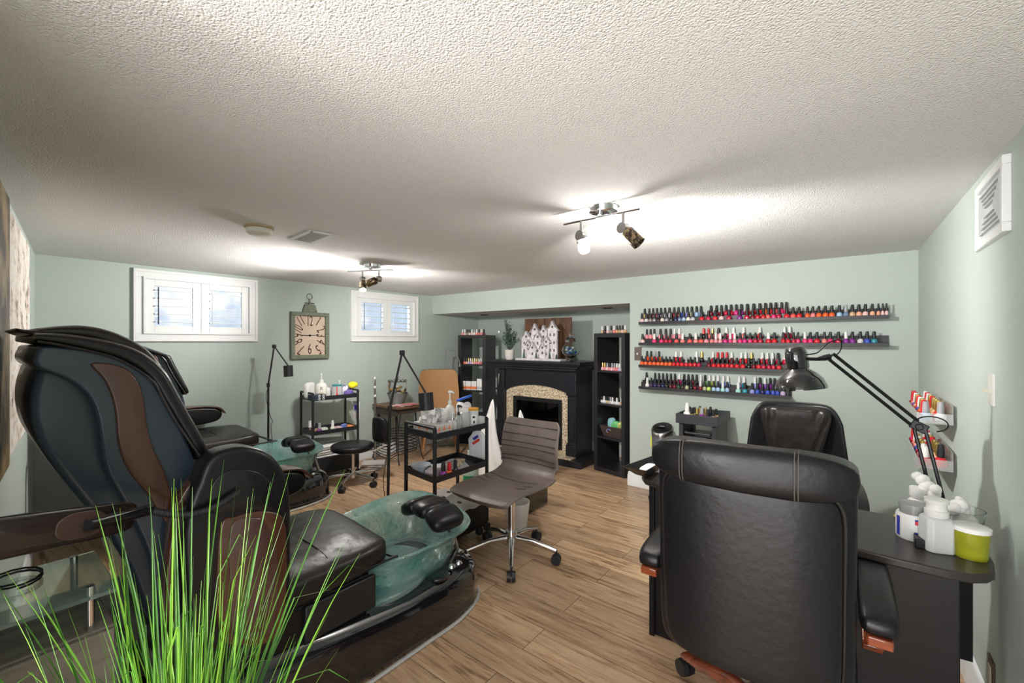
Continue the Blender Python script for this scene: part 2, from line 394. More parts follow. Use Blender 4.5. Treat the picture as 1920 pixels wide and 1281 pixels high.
track_light((-.955, 1.905), 'chrome track light on the ceiling above the manicure desk side', -.04, [(-.10, (.25, -.1, -.8), True), (.12, (.55, .1, -.6), False)], .40)
track_light((-3.17, 2.14), 'small chrome track light on the ceiling before the windows', .5, [(-.07, (.45, -.25, -.9), False), (.075, (-.7, -.5, -.35), False)], .40)
r = thing('smoke_detector', 'round white smoke detector on the popcorn ceiling', 'smoke detector', (-2.61, 1.04, CEIL))
MB().lathe([(0, CEIL - .048), (.05, CEIL - .046), (.062, CEIL - .036), (.064, CEIL - .014)], (-2.61, 1.04, 0), 32).build('detector_body', mat('aged_white_plastic', srgb(222, 218, 205), .4), r)
MB().lathe([(.068, CEIL - .014), (.074, CEIL - .01), (.075, CEIL)], (-2.61, 1.04, 0), 32).build('mounting_ring', mat('yellowed_plastic', srgb(178, 160, 125), .4), r)
r = thing('air_vent', 'white rectangular ceiling vent beside the smoke detector', 'vent', (-2.607, 1.333, CEIL), math.radians(-5))
b = MB(); MV = lambda x, y: Matrix.Translation((-2.607, 1.333, 0)) @ Matrix.Rotation(math.radians(-5), 4, 'Z') @ Vector((x, y, CEIL - .004))
for (x, y, dx, dy) in ((0, -.063, .32, .022), (0, .063, .32, .022), (-.149, 0, .022, .13), (.149, 0, .022, .13)):
    b.box(MV(x, y), (dx, dy, .008), (0, 0, math.radians(-5)))
b.build('vent_frame', M_white, r, bevel=.002)
b = MB()
for k in range(9): b.box(MV(0, -.048 + k * .012), (.28, .008, .003), (math.radians(25), 0, math.radians(-5)))
b.build('grille', mat('vent_grille', srgb(200, 198, 195), .5), r)
for px, py in ((908, 590), (1139, 577)):
    p = onZ(px, py, 1.80)
    o = MB().lathe([(.0, 1.797), (.045, 1.797), (.047, 1.793), (.058, 1.793), (.060, 1.80)], (p.x, p.y, 0), 28).build('recessed_downlight', mat('downlight_dark', (.03, .028, .025), .5))
    tag(o, 'dark recessed downlight in the alcove ceiling, ' + ('above the left shelf tower' if px < 1000 else 'above the right shelf tower'), 'downlight')
# right wall fittings
def rwall(y): return xr(y)
r = thing('air_return_grille', 'large white square louvred vent grille high on right wall', 'vent', (rwall(2.27), 2.27, 1.89))
b = MB(); x = rwall(2.27)
for (y0, y1, z0, z1) in ((2.06, 2.48, 1.77, 1.80), (2.06, 2.48, 1.985, 2.015), (2.06, 2.09, 1.80, 1.985), (2.45, 2.48, 1.80, 1.985)): b.bb(x - .016, x + .006, y0, y1, z0, z1)
b.build('grille_frame', M_white, r, bevel=.003)
b = MB()
for k in range(4):
    a = .028 + k * .024
    for (y0, y1, z0, z1) in ((2.09 + a, 2.45 - a, 1.80 + a * .72, 1.805 + a * .72), (2.09 + a, 2.45 - a, 1.98 - a * .72, 1.985 - a * .72), (2.09 + a, 2.095 + a, 1.805 + a * .72, 1.98 - a * .72), (2.445 - a, 2.45 - a, 1.805 + a * .72, 1.98 - a * .72)):
        b.bb(x - .014, x - .003, y0, y1, z0, z1)
b.bb(x - .004, x + .006, 2.085, 2.455, 1.79, 1.99)
b.build('louvre_slats', mat('vent_grey', srgb(196, 200, 200), .5), r)
M_plate = mat('cream_plate', srgb(205, 205, 198), .4)
def wallplate(name, label, cat, y, z, bronze=False, h=.12, toggle=True):
    x = rwall(y); r = thing(name, label, cat, (x, y, z))
    MB().bb(x - .007, x + .001, y - .037, y + .037, z - h / 2, z + h / 2).build('plate', M_plate if not bronze else mat('bronze_plate', (.10, .075, .05), .35, .7), r, bevel=.002)
    if toggle: MB().box((x - .016, y, z - .005), (.024, .009, .012), (0, .3, 0)).build('toggle', mat('ivory', srgb(190, 185, 170), .4), r)
    else: MB().bb(x - .009, x - .006, y - .017, y + .017, z - .034, z + .034).build('socket', mat('ivory', srgb(190, 185, 170), .4), r)
wallplate('light_switch', 'cream toggle light switch on the right wall', 'light switch', 2.275, 1.25, h=.115)
wallplate('power_outlet', 'bronze power outlet low on the right wall', 'power outlet', 2.28, .235, True, toggle=False)
r = thing('light_switch', 'brown switch plate on back wall left of the polish ledges', 'light switch', (-1.70, YB, 1.30))
p0, p1 = onY(1190, 652, YB), onY(1203, 674, YB)
MB().bb(p0.x, p1.x, YB - .008, YB, 1.235, 1.365).build('plate', mat('brown_plate', (.13, .10, .085), .4), r, bevel=.002)
MB().box(((p0.x + p1.x) / 2, YB - .014, 1.30), (.012, .02, .02)).build('toggle', M_plastic, r)
#@@CLOCK
cy0, cy1, cz0, cz1 = 2.165, 2.585, 1.235, 1.735
r = thing('wall_clock', 'rectangular sage green framed pocket-watch wall clock between the windows', 'clock', (XL, 2.375, 1.235))
M_cf = mat('sage_green_wood', srgb(120, 126, 110), .6, var=(40, srgb(98, 104, 88), .15))
b = MB()
for q in ((cy0, cy1, cz0, cz0 + .04), (cy0, cy1, cz1 - .04, cz1), (cy0, cy0 + .04, cz0 + .04, cz1 - .04), (cy1 - .04, cy1, cz0 + .04, cz1 - .04)): b.bb(XL, XL + .05, *q)
b.build('clock_frame', M_cf, r, bevel=.003)
MB().bb(XL + .002, XL + .02, cy0 + .03, cy1 - .03, cz0 + .03, cz1 - .03).build('dial', mat('aged_cream_dial', srgb(205, 186, 168), .7, var=(6, srgb(188, 164, 144), .3)), r)
ym, zm = 2.375, 1.485
MB().lathe([(.086, .0), (.088, .001), (.09, 0)], (0, 0, 0), 40).build('dial_ring', mat('dial_line', srgb(150, 122, 100), .7), r).matrix_local = worldM(r).inverted() @ (Matrix.Translation((XL + .0212, ym, zm)) @ Matrix.Rotation(PI / 2, 4, 'Y'))
M_num = mat('dark_brown_numerals', srgb(70, 44, 36), .6)
bmn = bmesh.new()
dimy, dimz = .145, .19
for h in range(1, 13):
    me = text_mb(str(h), .118, .0008)
    a = h * PI / 6; s, c = math.sin(a), math.cos(a)
    k = 1 / max(abs(s) / dimy, abs(c) / dimz)
    y, z = s * k * .86, c * k * .80
    rot = -a if h != 6 else 0
    T = Matrix(((0, 0, 1, 0), (1, 0, 0, 0), (0, 1, 0, 0), (0, 0, 0, 1)))   # text x->Y, y->Z, z->X
    st = Matrix.Diagonal((.75 if h not in (11, 12, 10) else .6, 1.35, 1, 1))
    M = Matrix.Translation((XL + .0215, ym + y, zm + z)) @ T @ Matrix.Rotation(rot, 4, 'Z') @ st
    me.transform(M); bmn = bmesh.new(); bmn.from_mesh(me); bpy.data.meshes.remove(me); q = MB(); q.bm = bmn; q.build('numeral', M_num, r, smooth=False)
q = MB().box((XL + .026, ym, zm), (.002, .02, .02)).box((XL + .026, ym + .05, zm + .004), (.002, .11, .006), (.07, 0, 0)).box((XL + .026, ym - .045, zm + .001), (.002, .09, .008), (-.03, 0, 0))
q.build('clock_hand', M_black, r)
MB().prism([(ym - .082, cz1), (ym + .082, cz1), (ym + .055, cz1 + .085), (ym - .055, cz1 + .085)], XL, XL + .04, 'X').build('crown', M_cf, r, bevel=.006)
q = MB().cyl((XL + .02, ym - .05, cz1 + .10), (XL + .02, ym + .05, cz1 + .10), .006).cyl((XL + .02, ym, cz1 + .08), (XL + .02, ym, cz1 + .145), .013, .006)
q.tube([(XL + .02, ym + .03 * math.sin(t * PI / 12), cz1 + .172 + .03 * math.cos(t * PI / 12)) for t in range(24)], .003, 8, True)
q.build('winding_ring', mat('aged_grey_metal', (.20, .20, .19), .4, .8), r)
#@@PAINTING
def nearpanel(x0, x1, th, name, label, m, mside):
    r = thing(name, label, 'painting', ((x0 + x1) / 2, yn((x0 + x1) / 2), .97))
    def pr(o0, o1): return [(x0, yn(x0) + o0), (x1, yn(x1) + o0), (x1, yn(x1) + o1), (x0, yn(x0) + o1)]
    MB().prism(pr(.002, th - .004), .965, 1.945, 'Z').build('canvas_edge', mside, r)
    MB().prism(pr(th - .004, th), .965, 1.945, 'Z').build('canvas', m, r)
m = mat('birch_bark_painting', srgb(215, 205, 190), .75); n = m.node_tree
t = n.nodes.new('ShaderNodeTexCoord'); mp = n.nodes.new('ShaderNodeMapping'); mp.inputs['Scale'].default_value = (2.2, 2.2, 3.5); z = n.nodes.new('ShaderNodeTexNoise'); z.inputs['Scale'].default_value = 2.2; z.inputs['Detail'].default_value = 9; z.inputs['Roughness'].default_value = .75
rr = n.nodes.new('ShaderNodeValToRGB'); e = rr.color_ramp.elements; e[0].position = .36; e[0].color = (*srgb(50, 40, 36), 1); e[1].position = .7; e[1].color = (*srgb(205, 180, 150), 1)
x = e.new(.44); x.color = (*srgb(205, 192, 178), 1); x = e.new(.55); x.color = (*srgb(232, 228, 222), 1)
n.links.new(t.outputs['Object'], mp.inputs['Vector']); n.links.new(mp.outputs[0], z.inputs['Vector']); n.links.new(z.outputs['Fac'], rr.inputs['Fac']); n.links.new(rr.outputs['Color'], n.nodes['Principled BSDF'].inputs['Base Color'])
nearpanel(-3.62, -2.50, .032, 'canvas_painting', 'birch bark painting on canvas, on the near left wall', m, mat('ochre_canvas_edge', srgb(150, 118, 66), .6))
nearpanel(-2.46, -1.75, .045, 'canvas_painting', 'dark gold and black abstract canvas at the left picture edge', mat('dark_gold_painting', srgb(60, 48, 34), .5, var=(5, srgb(176, 150, 104), .12)), mat('ochre_canvas_edge', (1, 1, 1)))
#@@FURNITURE
# ================================================================== FIREPLACE
FX0, FX1, FY = -3.72, -2.56, 4.43
r = thing('fireplace', 'black electric fireplace with granite arch surround and mantel shelf in alcove', 'fireplace', (-3.12, 4.65, 0))
M_fp = mat('satin_black_paint', (.013, .014, .020), .30)
M_gran = mat('speckled_granite', srgb(228, 216, 190), .3, var=(75, srgb(150, 128, 100), .08))
MB().bb(FX0 - .08, -2.42, 4.28, 4.84, 0, .075).build('hearth_base', M_fp, r, bevel=.004)
MB().bb(FX0 + .12, -2.56, 4.29, 4.47, .075, .095).build('hearth_slab', M_gran, r, bevel=.003)
# body with opening and arched frieze
q = MB(); q.bb(FX0, FX0 + .10, FY, 4.82, .075, 1.10).bb(FX1 - .10, FX1, FY, 4.82, .075, 1.10).bb(FX0 + .10, FX1 - .10, 4.76, 4.82, .075, 1.10)
q.bb(FX0 + .10, FX1 - .10, FY + .06, 4.76, 1.05, 1.10); q.build('fireplace_body', M_fp, r, bevel=.002)
ax0, ax1 = FX0 + .10, FX1 - .10; N = 16
pts = [(ax0, 1.09)] + [(ax0 + (ax1 - ax0) * k / N, .79 + .095 * (1 - (2 * k / N - 1) ** 2) ** .8) for k in range(N + 1)] + [(ax1, 1.09)]
MB().prism(pts, FY + .005, FY + .03, 'Y').build('arched_frieze', M_fp, r, bevel=.002)
for x0 in (FX0 - .012, FX1 - .10):
    q = MB(); q.bb(x0, x0 + .112, FY - .03, FY, .24, 1.06).bb(x0 + .022, x0 + .09, FY - .037, FY - .03, .28, .77).bb(x0 - .012, x0 + .124, FY - .05, FY, .795, .815)
    q.build('pilaster', M_fp, r, bevel=.003)
for x0 in (FX0 - .012, FX1 - .10):
    q = MB(); q.bb(x0 - .014, x0 + .126, FY - .05, FY, .095, .225).bb(x0 - .005, x0 + .117, FY - .04, FY, .225, .245)
    q.build('pilaster_plinth', M_fp, r, bevel=.004)
q = MB().bb(ax0, -3.50, FY + .03, FY + .05, .095, .90).bb(-2.77, ax1, FY + .03, FY + .05, .095, .90).bb(-3.50, -2.77, FY + .03, FY + .05, .725, .90).bb(-3.50, -2.77, FY + .03, FY + .05, .095, .125)
q.build('granite_surround', M_gran, r)
q = MB()
for a in ((-3.50, -2.77, .675, .72), (-3.50, -2.77, .13, .165), (-3.50, -3.455, .165, .675), (-2.815, -2.77, .165, .675)): q.bb(a[0], a[1], FY + .015, FY + .08, a[2], a[3])
q.build('firebox_frame', mat('firebox_black', (.01, .01, .011), .35), r, bevel=.003)
fb = MB().bb(-3.46, -2.81, 4.70, 4.72, .15, .70).bb(-3.46, -2.81, FY + .08, 4.70, .14, .16).build('firebox', mat('firebox_inner', (.02, .018, .016), .6), r)
MB().bb(-3.45, -2.815, FY + .045, FY + .049, .165, .675).build('glass_front', mat('smoked_glass', (.25, .25, .26), .04, trans=1), r)
q = MB()
for k in range(6):
    x = -3.33 + k * .08; q.cyl((x, 4.62 + .03 * (k % 2), .20 + .03 * (k % 3)), (x + .16, 4.58 - .03 * (k % 2), .19 + .05 * ((k + 1) % 3)), .024, .02, 10)
q.build('log', mat('charred_log', (.09, .055, .035), .8, var=(20, (.02, .015, .012), .1)), r)
q = MB()
for x0, x1, y0, z0, z1 in ((FX0 - .02, FX1 + .02, FY - .055, 1.075, 1.105), (FX0 - .045, FX1 + .06, FY - .085, 1.105, 1.135), (FX0 - .07, FX1 + .10, FY - .125, 1.135, 1.155), (FX0 - .09, -2.425, FY - .16, 1.155, 1.187)):
    q.bb(x0, x1, y0, 4.84, z0, z1)
q.build('mantel_shelf', M_fp, r, bevel=.004)
MB().tube([(FX0 + .035, FY - .045, 1.0), (FX0 + .035, FY - .05, .96), (FX0 + .030, FY - .045, .90), (FX0 + .02, FY - .042, .86)], .009).build('remote_key', M_steel, r, label='silver pull on the left pilaster')
# ------------------------------------------------------------------ towers
def tower(label, loc, rz, side):
    r = thing('shelf_tower', label, 'shelf unit', loc, rz)
    W_, D, Hh = .415, .39, 1.51; M = worldM(r)
    def bx(q, x0, x1, y0, y1, z0, z1): q.box(M @ Vector(((x0 + x1) / 2, (y0 + y1) / 2, (z0 + z1) / 2)), (x1 - x0, y1 - y0, z1 - z0), (0, 0, rz))
    q = MB(); bx(q, 0, .045, 0, D, 0, Hh); q.build('side_panel', M_kallax, r, bevel=.002)
    q = MB(); bx(q, W_ - .045, W_, 0, D, 0, Hh); q.build('side_panel', M_kallax, r, bevel=.002)
    q = MB(); bx(q, .045, W_ - .045, 0, D, Hh - .045, Hh); q.build('top_panel', M_kallax, r, bevel=.002)
    q = MB(); bx(q, .045, W_ - .045, 0, D, 0, .045); q.build('bottom_panel', M_kallax, r, bevel=.002)
    for z in (.385, .745, 1.105):
        q = MB(); bx(q, .045, W_ - .045, .004, D, z - .02, z); q.build('shelf', M_kallax, r)
    return lambda x, y, z: M @ Vector((x, y, z))
TR = tower('black open-back shelf tower right of the fireplace, next to the wall end', (-2.312, 4.385, 0), math.radians(-13), 1)
TLrz = math.radians(19.8)
TL = tower('black open-back shelf tower in the left alcove corner, left of the fireplace', (-4.40, 4.345, 0), TLrz, 0)
# ------------------------------------------------------------------ items on the mantel
ZM = 1.187
pc = Vector((onY(957, 668, 4.48).x - .01, 4.48, ZM))
r = thing('potted_eucalyptus', 'grey-green leafy branches in a small white pot on the mantel', 'plant', pc)
MB().lathe([(.0, ZM), (.048, ZM), (.060, ZM + .02), (.066, ZM + .125), (.060, ZM + .125), (.055, ZM + .10), (0, ZM + .10)], (pc.x, pc.y, 0), 28).build('pot', mat('white_stone_pot', srgb(222, 215, 210), .7), r)
q = MB(); rnd = random.Random(3); lf = MB()
for k in range(60):
    a = rnd.uniform(0, 2 * PI); tall = k % 3 == 0
    h = rnd.uniform(.28, .40) if tall else rnd.uniform(.12, .25); rad = rnd.uniform(.0, .07) if tall else rnd.uniform(.05, .12)
    dx, dy = math.cos(a) * rad - (.06 if tall else 0), math.sin(a) * rad
    p = [pc + Vector((dx * t ** 1.3, dy * t ** 1.3, .10 + h * t)) for t in [i / 8 for i in range(9)]]
    q.tube(p, .0018, 5)
    for i in range(2, 9):
        for sgn in (-1, 1):
            d = Vector((rnd.uniform(-1, 1), rnd.uniform(-1, 1), rnd.uniform(.1, .9))).normalized(); w_ = d.cross(Vector((0, 0, 1))).normalized() * rnd.uniform(.008, .013); l = rnd.uniform(.034, .055)
            c0 = p[i]; lf.faces([c0, c0 + d * l * .5 + w_, c0 + d * l, c0 + d * l * .5 - w_], [(0, 1, 2, 3)])
q.build('stem', mat('stem_grey_green', (.10, .13, .09), .7), r)
lf.build('foliage', mat('eucalyptus_leaf', srgb(126, 148, 136), .6, var=(25, srgb(74, 98, 88), .15)), r)
bl = MB().sup(pc + Vector((-.155, -.03, .36)), (.021, .021, .021), 1, 1, nu=16, nv=10).build('bauble', mat('silver_bauble', (.85, .85, .85), .25, .3), r)
bp = onY(1015, 640, 4.60)
r = thing('wooden_board', 'brown stained vertical slat board standing behind the white toy houses', 'wall board', (-3.13, 4.66, ZM))
M_bw = wood('rustic_brown_wood', (.16, .075, .035), (.06, .03, .016), 2, .6, 7)
q = MB()
for k in range(9): q.bb(-3.472 + k * .079, -3.472 + k * .079 + .076, 4.66, 4.678, ZM, ZM + .53)
q.build('slats', M_bw, r, bevel=.002)
MB().bb(-3.46, -2.78, 4.678, 4.692, ZM + .08, ZM + .14).bb(-3.46, -2.78, 4.678, 4.692, ZM + .42, ZM + .48).build('batten', M_bw, r)
r = thing('toy_village', 'white painted wooden village of gabled houses on the mantel', 'ornament', (-3.13, 4.46, ZM))
M_vh = mat('white_weathered_wood', srgb(226, 222, 224), .7, var=(30, srgb(196, 190, 196), .12))
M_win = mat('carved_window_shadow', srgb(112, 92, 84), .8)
M_tree = mat('dark_teal_tree', (.05, .09, .085), .8)
q = MB().bb(-3.43, -2.76, 4.40, 4.54, ZM, ZM + .022).build('village_base', M_vh, r, bevel=.003)
def house(px0, px1, ptop, peave, Y, th):
    a = onY(px0, peave, Y); c = onY(px1, peave, Y); t = onY((px0 + px1) / 2, ptop, Y); xm = (a.x + c.x) / 2
    ze = (a.z + c.z) / 2; q = MB().prism([(a.x, ZM + .022), (c.x, ZM + .022), (c.x, ze), (xm, t.z - .012), (a.x, ze)], Y, Y + th, 'Y')
    h = q.build('house', M_vh, r)
    w_ = c.x - a.x; q = MB()
    for sx in (-1, 1):
        e = Vector((xm + sx * (w_ / 2 + .014), 0, ze - .016)); p = Vector((xm, 0, t.z)); d = e - p; nrm = Vector((-d.z, 0, d.x)).normalized() * .012 * (1 if sx < 0 else -1)
        q.prism([(p.x, p.z), (e.x, e.z), (e.x - nrm.x, e.z - nrm.z), (p.x, p.z - .017)], Y - .012, Y + th + .004, 'Y')
    q.build('gable_roof', M_vh, h)
    q = MB()
    def win(cx, cz, w2, hh, arch=True):
        pp = [(cx - w2, cz - hh), (cx + w2, cz - hh)] + [(cx + w2 * math.cos(u * PI / 8), cz + w2 * math.sin(u * PI / 8) * 1.1) for u in range(9)]
        MB().prism(pp, Y - .002, Y + .001, 'Y').build('window_opening', M_win, h)
    q.prism([(xm + .016 * math.cos(u * PI / 8), t.z - .075 + .016 * math.sin(u * PI / 8)) for u in range(16)], Y - .002, Y + .001, 'Y')
    z = ze - .055
    while z > ZM + .06:
        if w_ > .12:
            win(xm - w_ * .2, z, .011, .022); win(xm + w_ * .2, z, .011, .022)
        else: win(xm, z, .012, .022)
        z -= .095
    q.build('window_opening', M_win, h)
for a in ((978, 995, 620, 634, 4.50, .03), (996, 1009, 606, 621, 4.51, .03), (1013, 1025, 609, 622, 4.51, .03), (1027, 1044, 601, 618, 4.50, .03), (1002, 1014, 620, 634, 4.48, .02), (1019, 1029, 629, 640, 4.47, .02), (992, 1004, 640, 654, 4.455, .02), (1012, 1022, 640, 652, 4.455, .02), (986, 993, 636, 645, 4.47, .02)):
    house(*a)
for px, h in ((982, .10), (1005, .075), (1030, .085), (1043, .06)):
    c = onY(px, 660, 4.425); q = MB()
    for k in range(3): q.lathe([(.02 - k * .004, ZM + .028 + k * h * .26), (.001, ZM + .028 + k * h * .26 + h * .45)], (c.x, 4.43, 0), 10)
    q.build('toy_tree', M_tree, r)
jc = Vector((onY(1070, 670, 4.50).x, 4.50, ZM))
r = thing('apothecary_jar', 'footed glass jar with finial lid holding blue and white filler, right end of mantel', 'jar', jc)
MB().lathe([(0, ZM), (.055, ZM + .002), (.05, ZM + .008), (.012, ZM + .02), (.010, ZM + .035), (.05, ZM + .05), (.098, ZM + .09), (.108, ZM + .13), (.09, ZM + .18), (.062, ZM + .21), (.058, ZM + .225), (.055, ZM + .225), (.058, ZM + .21), (.086, ZM + .178), (.103, ZM + .13), (.094, ZM + .093), (.05, ZM + .056), (0, ZM + .045)], (jc.x, jc.y, 0), 32).build('glass_bowl', M_glass, r)
MB().lathe([(.066, ZM + .227), (.064, ZM + .235), (.05, ZM + .27), (.02, ZM + .29), (.012, ZM + .30), (.024, ZM + .315), (.012, ZM + .335), (.016, ZM + .345), (0, ZM + .37)], (jc.x, jc.y, 0), 28).build('lid', M_glass, r)
q = MB()
cl = [MB(), MB(), MB()]
for k in range(34):
    a = rnd.uniform(0, 2 * PI); z = rnd.uniform(.075, .165); R = rnd.uniform(0, .07) * (1 if z > .09 else .7)
    cl[k % 3].sup(jc + Vector((math.cos(a) * R, math.sin(a) * R, z)), (.018, .013, .013), 1, 1, (rnd.random() * 3, 0, rnd.random() * 3), nu=8, nv=6)
for b_, nm, cc in zip(cl, ('blue', 'pale', 'teal'), ((.02, .08, .42), (.8, .82, .85), (.15, .35, .42))): b_.build('filler', mat('filler_' + nm, cc, .3), r)
# ================================================================== POLISH BOTTLES
PAL = {'red': (.62, .012, .02), 'crimson': (.50, .01, .045), 'dark red': (.16, .006, .014), 'burgundy': (.09, .008, .018), 'orange': (.80, .11, .02), 'coral': (.80, .10, .08),
 'pink': (.82, .30, .34), 'hot pink': (.80, .03, .16), 'magenta': (.62, .02, .20), 'pale pink': (.80, .52, .50), 'purple': (.22, .02, .26), 'violet': (.20, .08, .48), 'lilac': (.52, .38, .62),
 'periwinkle': (.28, .30, .68), 'blue': (.04, .08, .48), 'navy': (.015, .02, .10), 'light blue': (.35, .52, .72), 'slate blue': (.16, .22, .36), 'teal': (.02, .24, .34), 'aqua': (.40, .70, .66),
 'green': (.28, .55, .25), 'lime': (.45, .68, .10), 'yellow': (.80, .75, .05), 'khaki': (.42, .42, .24), 'gold': (.45, .34, .14), 'taupe': (.30, .24, .22), 'grey': (.25, .25, .27), 'pale grey': (.62, .60, .60),
 'cream': (.75, .70, .58), 'white': (.82, .82, .82), 'black': (.012, .012, .014), 'dark brown': (.045, .022, .018), 'dark purple': (.04, .015, .06), 'dark green': (.02, .06, .04), 'peach': (.80, .38, .24), 'tan': (.62, .40, .22), 'salmon': (.80, .22, .20), 'silver': (.5, .5, .53)}
CAPC = {'b': ('black', M_blackm), 'w': ('white', M_plastic), 'g': ('gold', mat('gold_cap', (.65, .45, .15), .25, .9)), 'r': ('red', mat('red_cap', (.6, .02, .03), .3)), 'y': ('grey', mat('grey_cap', (.35, .35, .37), .3))}
def lm(prof, n=12):
    b = MB().lathe(prof, (0, 0, 0), n); me = bpy.data.meshes.new('bottle'); bmesh.ops.recalc_face_normals(b.bm, faces=b.bm.faces); b.bm.to_mesh(me); b.bm.free()
    me.polygons.foreach_set('use_smooth', [True] * len(me.polygons)); me.set_sharp_from_angle(angle=math.radians(50)); return me
body_me = lm([(.0, 0), (.0175, 0), (.0195, .003), (.0200, .018), (.0185, .026), (.012, .033), (.008, .036)]); cap_me = lm([(.0095, .034), (.0122, .036), (.0110, .060), (.0088, .080), (.0, .081)])
BODY, CAP = {}, {}
for k, c in PAL.items():
    me = body_me.copy(); me.materials.append(mat('polish_' + k.replace(' ', '_'), c, .18, coat=.6)); BODY[k] = me
for k, (nm, m) in CAPC.items():
    me = cap_me.copy(); me.materials.append(m); CAP[k] = me
usedlab = {}
def bottle(p, color, cap, where, group, s=1.0, sz=1.0):
    o = bpy.data.objects.new('nail_polish_bottle', BODY[color]); COL.objects.link(o); o.location = p; o.scale = (s, s, sz * (1 if sz != 1 else s)); o.rotation_euler = (0, 0, random.uniform(0, 6))
    c = bpy.data.objects.new('cap', CAP[cap]); COL.objects.link(c); c.parent = o
    tag(o, '%s nail polish, %s cap, %s' % (color, CAPC[cap][0], where), 'nail polish', group)
    return o
# wall ledges
M_ledge = mat('dark_laminate_ledge', (.030, .027, .032), .4)
def ledge(i, x0, x1, z, riser, label):
    r = thing('picture_ledge', label, 'shelf', ((x0 + x1) / 2, YB, z))
    MB().bb(x0, x1, 4.045, YB, z, z + .012).build('ledge_bottom', M_ledge, r, bevel=.001)
    MB().bb(x0, x1, 4.035, 4.045, z - .004, z + .022).build('front_lip', M_ledge, r, bevel=.001)
    MB().bb(x0, x1, YB - .012, YB, z + .012, z + .075).build('back_board', M_ledge, r, bevel=.001)
    MB().bb(x0 + .005, riser, 4.088, YB - .012, z + .012, z + .058).build('riser', M_ledge, r, bevel=.001)
ZL = [1.585, 1.388, 1.178, .973]; NL = ['top', 'second', 'third', 'bottom']
ledge(0, -1.655, .162, ZL[0], -.46, 'longest dark ledge, topmost of the four polish ledges on back wall')
ledge(1, -1.655, .162, ZL[1], .1, 'dark picture ledge second from top with pink and red polishes')
ledge(2, -1.655, -.44, ZL[2], -.46, 'dark picture ledge third from top with orange and red polishes')
ledge(3, -1.655, -.425, ZL[3], -.44, 'lowest dark picture ledge with dark, blue and violet polishes')
S = 1708 / 320
def row(li, which, items):
    Y = 4.066 if which == 'front' else 4.108; z = ZL[li] + (.0125 if which == 'front' else .0585)
    Xs = [onY(zx / S + 1180, 640, Y).x for zx, _, _ in items]
    for k, (zx, col, cap) in enumerate(items):
        gap = min([abs(Xs[k] - Xs[j]) for j in (k - 1, k + 1) if 0 <= j < len(Xs)] + [.05])
        px = zx / S + 1180; p = onY(px, 640, Y)
        if p.x > .15: continue
        bottle((p.x, Y, z), col, cap, '%s from left, %s row, %s ledge' % (ord_(k), which, NL[li]), 'nail polish bottles on the wall ledges', min(1.05, gap / .0405), 1.15)
def seq(xs, cols, caps=None):
    caps = caps or 'b' * len(xs); cols = cols * len(xs) if len(cols) == 1 else cols
    return [(x, cols[i % len(cols)], caps[i]) for i, x in enumerate(xs)]
O = 260 * S
row(0, 'back', seq([155, 200, 238, 276, 316, 357, 402, 449, 492, 537, 580, 625, 672, 717], ['gold', 'dark brown', 'burgundy', 'dark red', 'dark purple', 'grey', 'silver', 'dark red', 'burgundy', 'blue', 'periwinkle', 'khaki', 'light blue', 'slate blue'])
    + seq([817, 873, 920, 966, 1018, 1068, 1120, 1180, 1243, 1305, 1360, 1412, 1465, 1522, 1570], ['dark red', 'burgundy', 'crimson', 'crimson', 'crimson', 'magenta', 'purple', 'red', 'red', 'red', 'orange', 'red', 'coral', 'hot pink', 'hot pink']))
row(0, 'front', seq([127, 170, 210, 250, 290, 330, 375, 420, 465, 505, 545, 590, 635, 725, 792, 858, 922, 998, 1103, 1177, 1235, 1285, 1340, 1390, 1445, 1497, 1575, 1640, 1700],
    ['pale pink', 'pale grey', 'taupe', 'grey', 'dark brown', 'cream', 'grey', 'black', 'navy', 'slate blue', 'light blue', 'cream', 'silver', 'red', 'crimson', 'red', 'pale pink', 'crimson', 'purple', 'crimson', 'dark red', 'red', 'red', 'coral', 'hot pink', 'crimson', 'red', 'coral', 'red'])
    + seq([O + v for v in (395, 450, 510, 575, 640, 715, 780, 845, 910, 975, 1045, 1105, 1148, 1187)], ['orange', 'salmon', 'orange', 'orange', 'orange', 'light blue', 'slate blue', 'tan', 'peach', 'pale pink', 'peach', 'peach', 'pale pink', 'pale pink'], 'bbbbbbybbbbbbb'))
row(1, 'back', seq([175, 212, 250, 312, 365, 413, 453, 500, 745, 792, 832, 893, 970, 1043, 1143, 1305, 1552, 1605], ['pink'] * 8 + ['black', 'salmon', 'pink', 'pink', 'hot pink', 'hot pink', 'salmon', 'red', 'crimson', 'crimson'], 'bbbbbbww' + 'rrgbwwwwww'))
row(1, 'front', seq([133, 250, 322, 367, 407, 472, 533, 605, 665, 718, 772, 825, 866, 910, 960, 1010, 1055, 1108, 1155, 1210, 1262, 1312, 1392, 1452, 1540, 1590, 1645, 1690],
    ['pale pink', 'hot pink', 'hot pink', 'crimson', 'crimson', 'coral', 'salmon', 'coral', 'salmon', 'coral', 'pink', 'salmon', 'pink', 'pink', 'magenta', 'hot pink', 'pink', 'hot pink', 'magenta', 'hot pink', 'crimson', 'crimson', 'red', 'red', 'red', 'red', 'crimson', 'hot pink'], 'bwbbbbwbwbbbwwbwwbbbbbwbbbbb')
    + seq([O + v for v in (370, 425, 490, 565, 625, 705, 780, 845, 925, 993, 1063)], ['hot pink', 'hot pink', 'red', 'salmon', 'hot pink', 'crimson', 'purple', 'purple', 'pale grey', 'blue', 'teal'], 'wbbbbbwbbbb'))
